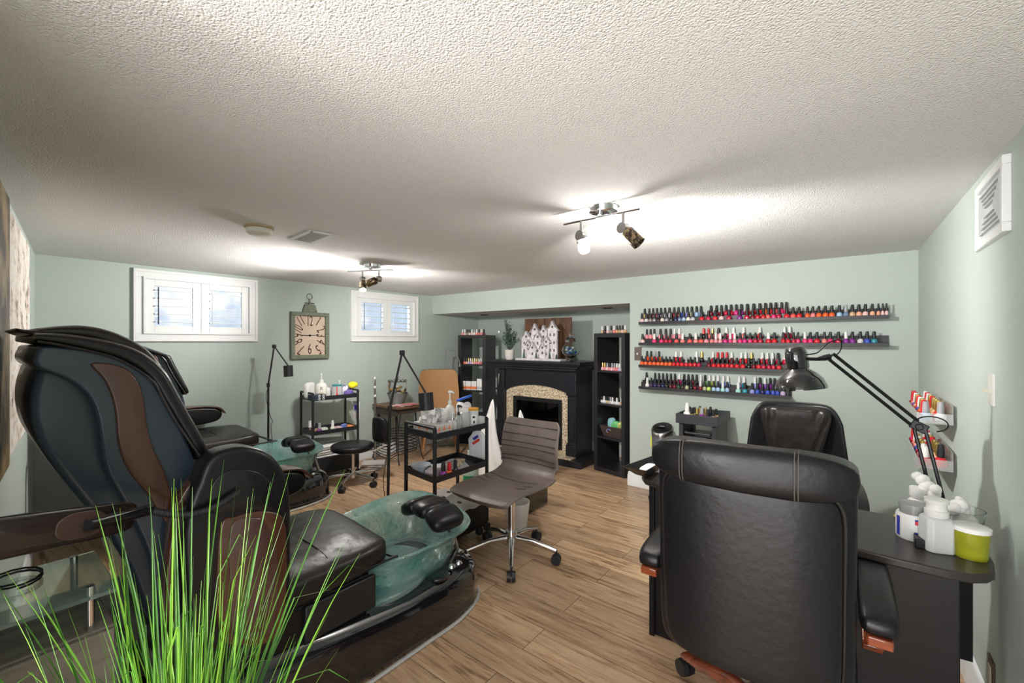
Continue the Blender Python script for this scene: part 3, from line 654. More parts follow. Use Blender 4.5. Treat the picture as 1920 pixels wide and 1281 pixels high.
row(2, 'back', seq([178, 218, 257, 297, 467, 518, 672, 725, 838, 883, 930, 975, 1025, 1120, 1165, 1222, 1330, 1380, 1433, 1487, 1558], ['orange', 'orange', 'red', 'orange', 'red', 'crimson', 'white', 'black', 'red', 'black', 'black', 'black', 'red', 'red', 'red', 'black', 'red', 'crimson', 'white', 'crimson', 'crimson'], 'bbybwwwgwrrrwwwgwwwbw'))
row(2, 'front', seq([125, 165, 208, 248, 288, 327, 367, 405, 445, 485, 526, 570, 612, 655, 697, 797, 845, 893, 937, 980, 1025, 1077, 1135, 1195, 1245, 1295, 1345, 1397, 1443, 1497],
    ['orange'] * 8 + ['red'] * 5 + ['red', 'crimson', 'dark red'] + ['red'] * 7 + ['black', 'dark red', 'red', 'crimson', 'crimson', 'crimson', 'red'], 'bbbbbbbbbbbybbb' + 'b' * 15))
row(3, 'back', seq([173, 258, 298, 337, 375, 415, 456, 500, 548, 590, 632, 673, 715, 757, 801, 845, 889, 941, 987, 1100, 1148, 1257, 1306, 1357, 1408, 1453], ['black', 'navy', 'black', 'dark purple', 'dark green', 'burgundy', 'burgundy', 'magenta', 'black', 'black', 'dark red', 'black', 'lilac', 'green', 'green', 'yellow', 'light blue', 'periwinkle', 'light blue', 'lilac', 'teal', 'periwinkle', 'purple', 'violet', 'purple', 'navy'], 'bbbbbbbwbbbbwbwwwwwwwwbwbb'))
row(3, 'front', seq([180, 220, 258, 297, 336, 373, 411, 450, 491, 532, 575, 617, 657, 712, 753, 796, 844, 888, 935, 980, 1090, 1157, 1230, 1283, 1332, 1384, 1437, 1482, 1537], ['white', 'dark purple', 'navy', 'dark purple', 'navy', 'black', 'burgundy', 'dark red', 'dark green', 'dark brown', 'khaki', 'black', 'dark red', 'dark red', 'khaki', 'lime', 'light blue', 'light blue', 'aqua', 'light blue', 'aqua', 'teal', 'periwinkle', 'blue', 'navy', 'blue', 'blue', 'blue', 'lilac'], 'wbbbbbbbbbbbbwbbbbwbwbbbbbbww'))
# tower bottles
def trow(T, z, y, xs, cols, caps, where, s=1.0, sz=1.0):
    for k, x in enumerate(xs): bottle(T(x, y, z), cols[k % len(cols)], caps[k % len(caps)], '%s from left %s' % (ord_(k), where), 'nail polish bottles in the shelf towers', s, sz)
trow(TR, 1.511, .07, [.06, .10, .14, .185, .225, .262, .30, .335, .37], ['tan', 'dark brown', 'pale pink', 'taupe', 'salmon', 'peach', 'gold', 'pale pink'], 'wbwbwbbbw', 'on top, right tower', 1, 1)
trow(TR, 1.106, .06, [.075 + .0325 * k for k in range(9)], ['pale pink', 'pink', 'pale pink', 'pink', 'pale pink', 'pink', 'salmon', 'lilac', 'pale grey'], 'ggybyywwy', 'on upper shelf, right tower')
trow(TR, .746, .06, [.066 + .029 * k for k in range(10)], ['pale grey', 'white', 'pale grey', 'tan', 'pale grey', 'white'], 'bwbbywbwbw', 'on middle shelf, right tower', .9)
trow(TL, 1.511, .08, [.035 + .036 * k for k in range(10)], ['pink', 'pale pink', 'taupe', 'cream', 'pale pink', 'white', 'pink', 'salmon', 'pink', 'burgundy'], 'wwbbwywbwb', 'on top, left tower')
trow(TL, 1.106, .07, [.068 + .0315 * k for k in range(9)], ['salmon', 'peach', 'lilac', 'lilac', 'pale pink', 'peach', 'pink', 'pink', 'salmon'], 'bbgwgwgww', 'on upper shelf, left tower')
for k in range(7):   # small boxed goods
    p = TL(.072 + .042 * k, .06 + .01 * (k % 2), .746); big = k >= 5
    h_ = .12 if not big else .155
    o = thing('carton', 'small white and orange carton, %s from left on the left tower middle shelf' % ord_(k), 'box', p, TLrz, 'cartons on the left tower shelf')
    MB().box(p + Vector((0, 0, h_ / 2)), (.036, .036, h_), (0, 0, TLrz)).build('carton_box', M_paper, o, bevel=.001)
    MB().box(p + Vector((0, 0, .03)), (.0375, .0375, .035), (0, 0, TLrz)).build('orange_band', mat('orange_print', (.80, .22, .06), .5) if not big else mat('grey_print', (.5, .5, .5), .5), o)
# basket of snacks in right tower
p = TR(.21, .16, .385); rzR = math.radians(-13)
r = thing('storage_basket', 'dark brown storage basket on the lower shelf of the right tower', 'basket', p, rzR)
Mr = worldM(r); q = MB()
def tap(q, a, b_, z0, z1, M, ca_, cb_):
    q.ring([[M @ Vector((sx * a, sy * b_, z0)) for sx, sy in ((-1, -1), (1, -1), (1, 1), (-1, 1))], [M @ Vector((sx * ca_, sy * cb_, z1)) for sx, sy in ((-1, -1), (1, -1), (1, 1), (-1, 1))],
            [M @ Vector((sx * (ca_ - .006), sy * (cb_ - .006), z1)) for sx, sy in ((-1, -1), (1, -1), (1, 1), (-1, 1))], [M @ Vector((sx * (a - .006), sy * (b_ - .006), z0 + .006)) for sx, sy in ((-1, -1), (1, -1), (1, 1), (-1, 1))]])
tap(q, .125, .10, 0, .115, Mr, .155, .13); q.build('basket_body', mat('brown_faux_leather', (.06, .04, .035), .6), r)
q = MB().tube([Mr @ Vector((.03 * math.cos(t) - .03, -.126, .065 + .018 * math.sin(t))) for t in [k * PI / 9 + .5 for k in range(12)]], .005, 8); q.build('basket_emblem', mat('blue_orange_emblem', (.08, .22, .65), .4, var=(30, (.8, .3, .05), .05)), r, label='small curved blue and orange emblem')
for k, (dx, dy, nm, c) in enumerate(((-.07, -.02, 'light blue and green', (.25, .5, .55)), (.0, -.04, 'green', (.12, .5, .16)), (.06, -.02, 'yellow and green', (.6, .65, .2)), (.09, .03, 'pink', (.75, .4, .45)))):
    q = MB().sup(Mr @ Vector((dx, dy, .12)), (.05, .022, .05 if k else .075), .6, .7, (.3 * (k - 1), .4 * (k % 2) - .2, .4 * k), nu=14, nv=8)
    tag(q.build('snack_packet', mat('packet_%d' % k, c, .3)), '%s snack packet in the brown basket' % nm, 'packet', 'packets in the basket')
# clear ledges on the right wall
for li, (z, nm) in enumerate(((1.03, 'upper'), (.812, 'lower'))):
    y0, y1 = 2.87, 3.62; xw = rwall(3.2) - .004; x0 = xw - .125
    r = thing('acrylic_ledge', '%s clear acrylic ledge on right wall holding polish bottles' % nm, 'shelf', (xw, 3.24, z))
    q = MB().bb(x0, xw, y0, y1, z, z + .006).bb(x0, x0 + .004, y0, y1, z + .006, z + .05).bb(xw - .004, xw, y0, y1, z + .006, z + .09); q.build('ledge_tray', M_acryl, r)
    MB().bb(x0, xw, y0 - .004, y0, z, z + .05).build('ledge_end', M_acryl, r)
    cs = [['light blue', 'red', 'orange', 'blue', 'red', 'peach', 'violet', 'pink', 'red'], ['red', 'hot pink', 'pink', 'crimson', 'blue', 'pink', 'salmon', 'red', 'magenta']][li]
    cs2 = [['white', 'red', 'tan', 'gold', 'crimson', 'orange', 'blue', 'red', 'pink'], ['red', 'peach', 'tan', 'gold', 'red', 'pink', 'red', 'cream', 'red']][li]
    for k in range(9):
        y = y0 + .045 + k * .075
        bottle((x0 + .035, y, z + .0065), cs[k], ['y', 'r', 'g', 'w', 'r', 'g', 'w', 'r', 'r'][k] if li == 0 else 'wwggwgwrr'[k], '%s from near end, room side, %s acrylic ledge' % (ord_(k), nm), 'nail polish bottles on the acrylic ledges', 1.15, 1.0)
        if not (li == 1 and k == 0):
            bottle((x0 + .088, y + .01, z + .0065), cs2[k], 'ygggrgwrw'[k], '%s from near end, wall side, %s acrylic ledge' % (ord_(k), nm), 'nail polish bottles on the acrylic ledges', 1.15, 1.0)
        else: bottle((x0 + .09, y + .02, z + .0065), 'red', 'b', 'alone at near end, wall side, lower acrylic ledge', 'nail polish bottles on the acrylic ledges', 1.3, 1.0)
#@@CHAIRS
# ================================================================== PEDICURE CHAIRS (built at the near one, in room coordinates)
def YZ(pts, X, n=5):
    P = [(v.y, v.z) for v in (onX(px, py, X) for px, py in pts)]
    return [(v.x, v.y) for v in catmull([(a, b, 0) for a, b in P], n)]
M_woodr = wood('red_brown_wood', (.085, .032, .016), (.05, .018, .011), 2, .25, 4, .5)
M_water = mat('teal_cast_glass', (.20, .70, .65), .08, trans=.76, coat=.8, bump=(34, .9, .016), var=(7, (.80, .96, .94), .22))
def slabX(q, poly, x0, x1, inset=.018, steps=4):
    """extrusion across X with rounded shoulders"""
    c = Vector((sum(p[0] for p in poly) / len(poly), sum(p[1] for p in poly) / len(poly)))
    P = [Vector(p) for p in poly]; n = len(P); nr = []
    area = sum(P[i].x * P[(i + 1) % n].y - P[(i + 1) % n].x * P[i].y for i in range(n)); sg = 1 if area > 0 else -1
    for i in range(n):
        d = (P[(i + 1) % n] - P[i - 1]); d = d.normalized() if d.length > 1e-9 else Vector((1, 0)); nr.append(Vector((-d.y, d.x)) * sg)
    rings = []
    for k in range(steps + 1):
        a = PI / 2 * k / steps; o = inset * (1 - math.sin(a)); x = x0 + inset * (1 - math.cos(a)) * (1 if x1 > x0 else -1)
        rings.append([(x, (P[i] + nr[i] * o).x, (P[i] + nr[i] * o).y) for i in range(n)])
    for k in range(steps, -1, -1):
        a = PI / 2 * k / steps; o = inset * (1 - math.sin(a)); x = x1 - inset * (1 - math.cos(a)) * (1 if x1 > x0 else -1)
        rings.append([(x, (P[i] + nr[i] * o).x, (P[i] + nr[i] * o).y) for i in range(n)])
    q.ring(rings, cap=False)
    from mathutils.geometry import tessellate_polygon
    for rg_ in (rings[0], rings[-1]):
        q.faces(rg_, [tuple(t) for t in tessellate_polygon([[Vector((p[1], p[2], 0)) for p in rg_]])])
    bmesh.ops.remove_doubles(q.bm, verts=q.bm.verts, dist=1e-6); q.flatx = True
    return q
def stripX(q, pts, th, x0, x1, n=6, nu=48, ex=.22, wav=0):
    cen = catmull([Vector((0, a, b_)) for a, b_ in pts], n, False); m = len(cen); xc, hw = (x0 + x1) / 2, abs(x1 - x0) / 2; rings = []
    for i, p in enumerate(cen):
        d = (cen[min(i + 1, m - 1)] - cen[max(i - 1, 0)]).normalized(); nn = Vector((0, -d.z, d.y)); t = i / (m - 1) * (len(th) - 1); k = min(int(t), len(th) - 2)
        h = th[k] + (th[k + 1] - th[k]) * (t - k); w_ = hw * (1 - .10 * max(0, (i / (m - 1) - .93) / .07) ** 2)
        rg_ = []
        for j in range(nu):
            a = 2 * PI * j / nu; x = math.copysign(abs(math.cos(a)) ** ex, math.cos(a)) * w_; y = math.copysign(abs(math.sin(a)) ** .75, math.sin(a)) * h
            if wav: y *= 1 - wav * math.exp(-((abs(x) - hw * .45) / .018) ** 2)
            rg_.append(Vector((xc + x, 0, 0)) + p + nn * y)
        rings.append(rg_)
    return q.ring(rings)
def pedicure_chair(label, near_arm_up=True):
    r = thing('pedicure_chair', label, 'pedicure chair', (-1.95, .9, 0))
    XN, XF = -1.70, -2.26
    # --- shells
    shB = YZ([(81, 690), (66, 715), (58, 750), (59, 790), (68, 825), (86, 857), (122, 906), (162, 955), (205, 1010), (245, 1075), (290, 1180), (330, 1180), (318, 1060), (285, 970), (235, 880), (205, 790), (180, 725), (130, 690)], XN)
    slabX(MB(), shB, XN - .03, XF + .03, .022, 6).build('rear_shell', M_blue, r, angle=60)
    shA = YZ([(82, 648), (68, 660), (62, 678), (72, 692), (95, 700), (135, 718), (165, 745), (180, 780), (188, 830), (198, 880), (222, 925), (255, 985), (285, 1060), (300, 1150), (345, 1150), (350, 1060), (372, 1000), (378, 930), (372, 880), (345, 810), (322, 760), (300, 705), (270, 680), (220, 660), (150, 650)], XN + .02)
    slabX(MB(), shA, XN + .02, XF - .02, .012, 5).build('side_shell', M_blue, r, angle=60)
    inl = YZ([(171, 682), (212, 683), (243, 696), (262, 722), (271, 760), (275, 795), (286, 838), (303, 872), (318, 912), (330, 965), (322, 990), (300, 965), (276, 925), (250, 895), (230, 860), (220, 820), (217, 780), (210, 745), (195, 712)], XN + .03)
    slabX(MB(), inl, XN + .034, XN + .01, .006, 3).build('wood_inlay', M_woodp, r, angle=60)
    slabX(MB(), inl, XF - .034, XF - .01, .006, 3).build('wood_inlay', M_woodp, r, angle=60)
    rail = YZ([(330, 940), (352, 905), (385, 882), (420, 862), (420, 876), (392, 900), (365, 935), (345, 975), (330, 1030), (325, 1100), (330, 1165), (312, 1165), (308, 1090), (314, 1020), (320, 975)], -1.62)
    slabX(MB(), rail, -1.60, -1.66, .008, 3).build('wood_side_rail', M_woodr, r, angle=60)
    # --- back cushion
    cl_ = [(v.y, v.z) for v in (onX(px, py, XN + .03) for px, py in ((66, 632), (110, 636), (165, 645), (220, 658), (262, 676), (296, 704), (318, 740), (338, 775), (362, 815), (388, 858)))]
    stripX(MB(), cl_, (.012, .020, .026, .030, .032, .030, .028, .024), XN + .035, XF - .035, wav=.25).build('back_cushion', M_leather, r, angle=80)
    hl = [(v.y, v.z) for v in (onX(px, py, XN - .08) for px, py in ((70, 622), (130, 622), (180, 628), (228, 645), (268, 668), (298, 700)))]
    stripX(MB(), hl, (.010, .022, .026, .026, .018), XN - .05, XF + .05, wav=.3).build('head_cushion', M_leather2, r, angle=80)
    fl = [(v.y, v.z) for v in (onX(px, py, XN - .1) for px, py in ((28, 617), (48, 622), (75, 624), (120, 622), (170, 624)))]
    stripX(MB(), fl, (.003, .007, .010, .010, .006), XN - .06, XF + .06).build('headrest_flap', M_leather, r, angle=80)
    # seam piping along the cushion edge
    edge = [Vector((XN + .03, v[0], v[1])) for v in YZ([(70, 640), (120, 648), (218, 672), (284, 712), (306, 748), (330, 790), (356, 828), (380, 862)], XN + .03, 1)[:8]]
    MB().tube(catmull(edge, 6, False), .0035, 6).build('piping', M_leather2, r)
    for sy in (.62, .93):
        MB().tube([Vector((-1.975 + .30 * t / 8, sy + .02 * math.cos(t / 8), .536 - .03 * abs(t / 8) ** 6 + (.010 if sy > .7 else .002))) for t in range(-8, 9)], .003, 6).build('seat_seam', mat('seam_black', (.004, .004, .004), .5), r)
    # --- seat
    SF = 1.20
    def seatfn(p):
        y = p.y; z = p.z
        if z > 0: z += .010 * math.cos(y * 30) * 0 + .004 * math.sin(p.x * 26 + y * 14) + .012 * math.cos(p.x / .35 * 1.5)
        g = min(abs(y + .02 - c) for c in (.15, -.12)); z -= .012 * max(0, 1 - g / .012) if p.z > 0 else 0
        return Vector((p.x, p.y + .05 * (-p.x) * (y > .2), z))
    MB().sup((-1.975, .78, .465), (.335, .46, .065), .45, .22, (.03, 0, 0), seatfn, 72, 20).build('seat_cushion', M_leather2, r, angle=70)
    q = MB(); pts = []
    for sx, sy in ((-1.66, .45), (-1.645, 1.17), (-1.70, 1.215), (-2.25, 1.215)): pts.append(Vector((sx, sy, .450)))
    q.tube(catmull(pts, 5, False), .006, 6); q.build('piping', M_leather, r)
    # seat box with front drawer panel
    MB().bb(-1.665, -2.28, .42, 1.12, .26, .42).build('seat_box', M_leather, r, bevel=.02, seg=3)
    dr = MB().bb(-1.645, -1.67, .82, 1.13, .27, .41).build('side_drawer', mat('satin_black_plastic', (.014, .014, .016), .32), r, bevel=.006)
    MB().lathe([(0, 0), (.026, 0), (.030, .006), (.020, .012), (0, .012)], (0, 0, 0), 24).build('drawer_latch', M_gloss, dr).matrix_local = Matrix.Translation(Vector((-1.645, 1.0, .345)) - Vector(r.location)) @ Matrix.Rotation(PI / 2, 4, 'Y')
    # --- base hull
    rings = []
    prof = [(.36, .30, .30), (.42, .33, .315), (.60, .335, .32), (.85, .34, .305), (1.05, .345, .275), (1.30, .35, .245), (1.55, .35, .245), (1.70, .335, .245), (1.79, .29, .235), (1.84, .22, .21), (1.86, .12, .17)]
    for y, hw, h in prof:
        rg = []
        for k in range(28):
            a = 2 * PI * k / 28; ex = .5
            x = math.copysign(abs(math.cos(a)) ** (ex if math.sin(a) > 0 else .06), math.cos(a)) * hw; z = math.copysign(abs(math.sin(a)) ** ex, math.sin(a))
            z = h / 2 + (h / 2 - .006) * z + .006
            x *= 1 - .06 * max(0, z / h - .5) + (.04 if z < .05 else 0)
            rg.append((-1.95 + x, y, max(z, .004)))
        rings.append(rg)
    MB().ring(rings).build('base_hull', M_gloss, r, angle=70)
    tr = [(-1.95 - .36, .40), (-1.95 - .365, 1.30), (-1.95 - .355, 1.62), (-1.95 - .25, 1.84), (-1.95, 1.885), (-1.95 + .25, 1.84), (-1.95 + .355, 1.62), (-1.95 + .365, 1.30), (-1.95 + .36, .40)]
    MB().tube(catmull([Vector((a, b_, .010)) for a, b_ in tr], 6, False), .009, 6).build('floor_trim', mat('bright_trim', (.62, .62, .62), .35, .4), r)
    MB().sup((-1.66, 1.52, .232), (.035, .055, .012), .6, 1, nu=20, nv=8).build('control_pad', M_gloss, r)
    for dy in (-.03, .02):
        MB().lathe([(0, .240), (.016, .240), (.020, .246), (.014, .258), (0, .260)], (-1.665, 1.63 + dy, 0), 20).build('tap_knob', M_chrome, r)
    # --- basin
    def rim(a):
        c, s_ = math.cos(a), math.sin(a); ex = .62
        x = math.copysign(abs(c) ** ex, c); y = math.copysign(abs(s_) ** ex, s_)
        return x, y
    def bring(fx, fy, z, zr=0, dy=0, n=64):
        out = []
        for k in range(n):
            a = 2 * PI * k / n; x, y = rim(a); w_ = 1 + .03 * math.sin(3 * a + 1)
            out.append((-1.93 + x * .29 * fx * w_, 1.43 + dy + y * .36 * fy * w_, z + zr * (.5 - .5 * y) * 0 + zr * max(0, -x * .4 + y * .35)))
        return out
    R_ = [bring(.55, .6, .20), bring(.72, .78, .215), bring(.84, .86, .30, .02), bring(.90, .92, .38, .05), bring(1.04, 1.03, .425, .07), bring(1.10, 1.08, .43, .08), bring(1.115, 1.095, .442, .08), bring(1.08, 1.06, .446, .08), bring(1.0, .99, .435, .07),
          bring(.86, .87, .385, .05), bring(.79, .81, .30, .02), bring(.66, .70, .232), bring(.4, .4, .225)]
    MB().ring(R_).build('glass_basin', M_water, r, angle=75, subsurf=0)
    tg = [(-1.93 + .27 * math.cos(a), 1.28 + .33 * math.sin(a) * (1.1 if math.sin(a) < 0 else 1)) for a in [2 * PI * k / 40 for k in range(40)]]
    MB().prism(tg, .232, .262, 'Z').build('glass_collar', M_water, r, bevel=.008)
    MB().lathe([(0, .0), (.03, 0), (.032, .008), (.0, .012)], (0, 0, 0), 20).build('basin_jet', M_chrome, r).matrix_local = Matrix.Translation(Vector((-1.98, 1.70, .33)) - Vector(r.location)) @ Matrix.Rotation(PI / 2, 4, 'X')
    MB().lathe([(0, .235), (.045, .235), (.05, .240), (0, .246)], (-1.93, 1.42, 0), 24).build('drain', M_chrome, r)
    # --- foot rest
    fr = thing_part('foot_rest', r)
    fc = Vector((-1.80, 1.58, .53)); ang = math.radians(-8)
    for k in (-1, 0, 1):
        off = Matrix.Rotation(ang, 4, 'Z') @ Vector((k * .121, 0, 0)); dz = -.020 * abs(k)
        MB().sup(fc + off + Vector((0, 0, dz)), (.068, .098, .042), .7, .55, (0, k * .42, ang), None, 24, 12).build('foot_pad', M_leather, fr, angle=80)
    MB().tube([fc + Vector((-.02, .02, -.02)), fc + Vector((-.01, .08, -.08)), fc + Vector((.0, .16, -.20)), Vector((-1.80, 1.77, .225))], .014, 10).build('foot_rest_bracket', M_steel, fr)
    # --- arms
    def arm_down(x0, x1):
        a = thing_part('armrest', r); s_ = 1 if x0 > x1 else -1
        py = [(.46, .50), (.46, .70), (.52, .755), (.72, .765), (.95, .765), (1.10, .745), (1.15, .70), (1.13, .645), (1.05, .62), (.80, .60), (.62, .52)]
        py = [(v.x, v.y) for v in catmull([(p[0], p[1], 0) for p in py], 5)]
        slabX(MB(), py, x0, x1, .02, 4).build('arm_pad', M_leather, a, angle=60)
        tp = [(.60, .767), (.80, .778), (1.0, .774), (1.12, .755), (1.165, .715), (1.172, .69), (1.14, .72), (1.10, .748), (1.0, .762), (.80, .766)]
        tp = [(v.x, v.y) for v in catmull([(p[0], p[1], 0) for p in tp], 4)]
        slabX(MB(), tp, x0 + .008 * s_, x1 - .008 * s_, .003, 2).build('wood_arm_cap', M_woodr, a, angle=60)
    arm_down(-2.29, -2.40)
    if near_arm_up:
        a = thing_part('armrest', r)
        ol = YZ([(372, 905), (385, 872), (405, 852), (432, 842), (462, 838), (495, 845), (520, 862), (538, 892), (547, 935), (548, 1000), (547, 1100), (541, 1180), (520, 1215), (470, 1235), (410, 1235), (372, 1200), (352, 1120), (345, 1020), (355, 950)], -1.55)
        slabX(MB(), ol, -1.55, -1.65, .022, 5).build('arm_pad', M_leather, a, angle=60)
        rc = YZ([(393, 925), (405, 897), (430, 882), (462, 880), (490, 888), (510, 910), (518, 945), (516, 962), (455, 955), (400, 962)], -1.55)
        slabX(MB(), rc, -1.545, -1.56, .004, 2).build('arm_recess', mat('recess_black', (.008, .008, .009), .25), a, angle=60)
        wp = YZ([(413, 985), (440, 968), (480, 958), (515, 960), (530, 972), (536, 1010), (536, 1100), (528, 1180), (500, 1205), (440, 1208), (412, 1190), (405, 1100)], -1.55)
        slabX(MB(), wp, -1.541, -1.56, .006, 3).build('wood_arm_panel', M_woodr, a, angle=60)
        wi = YZ([(432, 985), (484, 970), (498, 985), (514, 1020), (520, 1080), (516, 1150), (500, 1190), (440, 1192), (430, 1100)], -1.545)
        slabX(MB(), wi, -1.535, -1.55, .004, 2).build('wood_arm_inset', mat('mahogany_inset', (.055, .024, .021), .22, coat=.5, var=(5, (.09, .045, .04), .3)), a, angle=60)
        c = onX(448, 921, -1.545)
        q = MB()
        q.lathe([(0, 0), (.040, 0), (.044, .006), (.034, .012), (.030, .006), (.012, .006), (.012, .016), (0, .016)], (0, 0, 0), 32)
        q.build('cord_socket', M_blackm, a).matrix_local = Matrix.Translation(c - Vector(r.location)) @ Matrix.Rotation(PI / 2, 4, 'Y')
    return r
def thing_part(name, parent):
    o = bpy.data.objects.new(name, None); COL.objects.link(o); o.parent = parent; o.empty_display_size = .03; return o
ch1 = pedicure_chair('near black leather pedicure chair with raised arm, teal glass foot basin', True)
ch2 = pedicure_chair('far black leather pedicure chair with glass foot basin, under the left window', False)
ch2.location = Vector(ch2.location) + Vector((-2.13, .31, 0))
for o in ch2.children:      # its seat is raised
    nm = o.name.split('.')[0]
    if o.data and nm in ('seat_cushion', 'seat_seam', 'side_drawer', 'seat_box', 'piping'):
        for v in o.data.vertices:
            if v.co.z < .62: v.co.z += .15 * max(0, min(1, (v.co.z - .25) / .12))
    if nm == 'armrest': o.location.z += .09
for o in ch2.children:      # the far chair sits more upright
    if o.name.split('.')[0] in ('rear_shell', 'side_shell', 'wood_inlay', 'back_cushion', 'head_cushion', 'headrest_flap', 'piping') and o.data:
        for v in o.data.vertices:
            z = v.co.z
            v.co.y += .22 * max(0, min(1, (1.46 - z) / .14)) * max(0, min(1, (z - .45) / .35))
# coil cord and remote handset
hs = thing('remote_handset', 'long black handset with brown oval panel at left edge, on coiled cord', 'remote control', (-1.40, .15, 1.0))
h0, h1 = Vector((-1.18, -.055, 1.085)), Vector((-1.56, .295, .945))
d = (h1 - h0); L_ = d.length; ax = math.atan2(d.y, d.x); el = math.asin(d.z / L_)
Mh = Matrix.Translation((h0 + h1) / 2) @ Matrix.Rotation(ax, 4, 'Z') @ Matrix.Rotation(-el, 4, 'Y')
q = MB(); q.sup((0, 0, 0), (L_ / 2, .020, .040), .35, .25, nu=40, nv=14); q.bm.transform(Mh); q.build('handset_body', mat('dark_brown_gloss', (.020, .013, .011), .18, coat=.6), hs, angle=70)
q = MB(); sd = 1 if (Mh.to_3x3() @ Vector((0, 1, 0))).x > 0 else -1
q.prism([(.07 + .075 * math.copysign(abs(math.cos(a)) ** .8, math.cos(a)), .030 * math.copysign(abs(math.sin(a)) ** .8, math.sin(a))) for a in [2 * PI * k / 32 for k in range(32)]], .0, .0215, 'Y')
for v in q.bm.verts: v.co.y *= sd
q.bm.transform(Mh); q.build('oval_panel', mat('brown_oval', (.075, .045, .036), .25, coat=.4), hs, bevel=.002)
e0 = Mh @ Vector((.07, sd * .03, -.002)); e1 = Mh @ Vector((L_ / 2 + .02, sd * .03, .01))
MB().cyl(e0, e1, .013, .016, 16).build('plug', M_gloss, hs)
c1 = onX(448, 921, -1.525)
path = [e1 + (c1 - e1) * (t / 60) + Vector((.012, .0, -.035)) * math.sin(PI * t / 60) for t in range(61)]
N_ = 620; pts = []
for i in range(N_):
    t = i / (N_ - 1) * 60; k = min(int(t), 59); p = path[k].lerp(path[k + 1], t - k); dd = (c1 - e1).normalized(); u = dd.cross(Vector((0, 0, 1))).normalized(); v = dd.cross(u)
    a = i * .62; pts.append(p + u * math.cos(a) * .0095 + v * math.sin(a) * .0095)
MB().tube(pts, .0022, 5).build('coiled_cord', M_blackm, hs)
# ================================================================== NEAR CABINET WITH GLASS TOP, GRASS
r = thing('display_cabinet', 'grey wood cabinet with glass top shelf behind the grass plant', 'cabinet', (-1.74, .10, 0))
M_gw = wood('grey_oak', srgb(132, 126, 116), srgb(98, 92, 84), 1, .5, 5)
MB().bb(-1.88, -1.575, .02, .265, .02, .66).build('cabinet_body', M_gw, r, bevel=.003)
q = MB(); 
for z0 in (.04, .25, .46):
    f = MB().bb(-1.575, -1.560, .025, .262, z0, z0 + .195).build('drawer', M_gw, r, bevel=.003)
M_sheet = mat('green_tinted_glass', (.70, .90, .82), .04, trans=.85)
MB().bb(-1.89, -1.555, .02, .27, .752, .762).build('glass_top', M_sheet, r, bevel=.001)
for x, y in ((-1.60, .05), (-1.60, .22), (-1.86, .05), (-1.86, .22)):
    MB().cyl((x, y, .66), (x, y, .772), .009).build('glass_clamp', M_chrome, r)
q = MB().tube([(-1.80 + .06 * math.cos(k * .5), .10 + .05 * math.sin(k * .5), .768 + .002 * k * .3) for k in range(26)], .003, 6)
tag(q.build('loose_cable', M_blackm), 'loose black cable coiled on the glass shelf', 'cable')
gr = thing('ornamental_grass', 'tall bright green artificial grass plant in the left foreground', 'plant', (-.80, .20, 0))
rg = random.Random(11)
M_gr = mat('bright_grass', (.075, .24, .014), .4, var=(7, (.025, .10, .008), .12)); M_gr2 = mat('light_grass', (.16, .36, .03), .4)
gp = Vector((-.82, .215, 0))
MB().lathe([(0, .001), (.085, .001), (.10, .05), (.115, .50), (.108, .50), (.10, .46), (0, .46)], gp, 32).build('plant_pot', mat('grey_pot', (.2, .2, .2), .6), gr)
b1, b2 = MB(), MB()
for k in range(330):
    a = rg.uniform(0, 2 * PI); R0 = rg.uniform(0, .075); p0 = gp + Vector((math.cos(a) * R0, math.sin(a) * R0, .455))
    hgt = rg.uniform(.35, .74) * (1 if rg.random() < .75 else .8); lean = rg.uniform(.02, .50) ** 1.2; a2 = a + rg.uniform(-.9, .9)
    dv = Vector((math.cos(a2), math.sin(a2), 0)); wd = rg.uniform(.0015, .0036); side = dv.cross(Vector((0, 0, 1))); side = (side + Vector((rg.uniform(-.5, .5), rg.uniform(-.5, .5), 0))).normalized()
    n_ = 9; vs = []
    kink = rg.uniform(.75, 1.0) if rg.random() < .12 else None
    for i in range(n_ + 1):
        t = i / n_; p = p0 + dv * (lean * (.35 * t + .65 * t * t) * hgt * 1.0) + Vector((0, 0, hgt * (t - .12 * lean * t * t)))
        if kink and t > kink: p = p - Vector((0, 0, (t - kink) * hgt * 1.3)) + dv * .03
        w_ = wd * (1 - t) ** .55 + .0002; vs += [p - side * w_, p + Vector((0, 0, 0)) + dv * w_ * .6, p + side * w_]
    fs = []
    for i in range(n_):
        for j in (0, 1): fs.append((i * 3 + j, i * 3 + j + 1, i * 3 + j + 4, i * 3 + j + 3))
    (b1 if k % 3 else b2).faces(vs, fs)
for dx, dy, dz, h in ((-.55, -.16, .26, .0), (-.50, .02, .40, .0)):
    pass
b1.build('grass_blades', M_gr, gr); b2.build('grass_blades', M_gr2, gr)
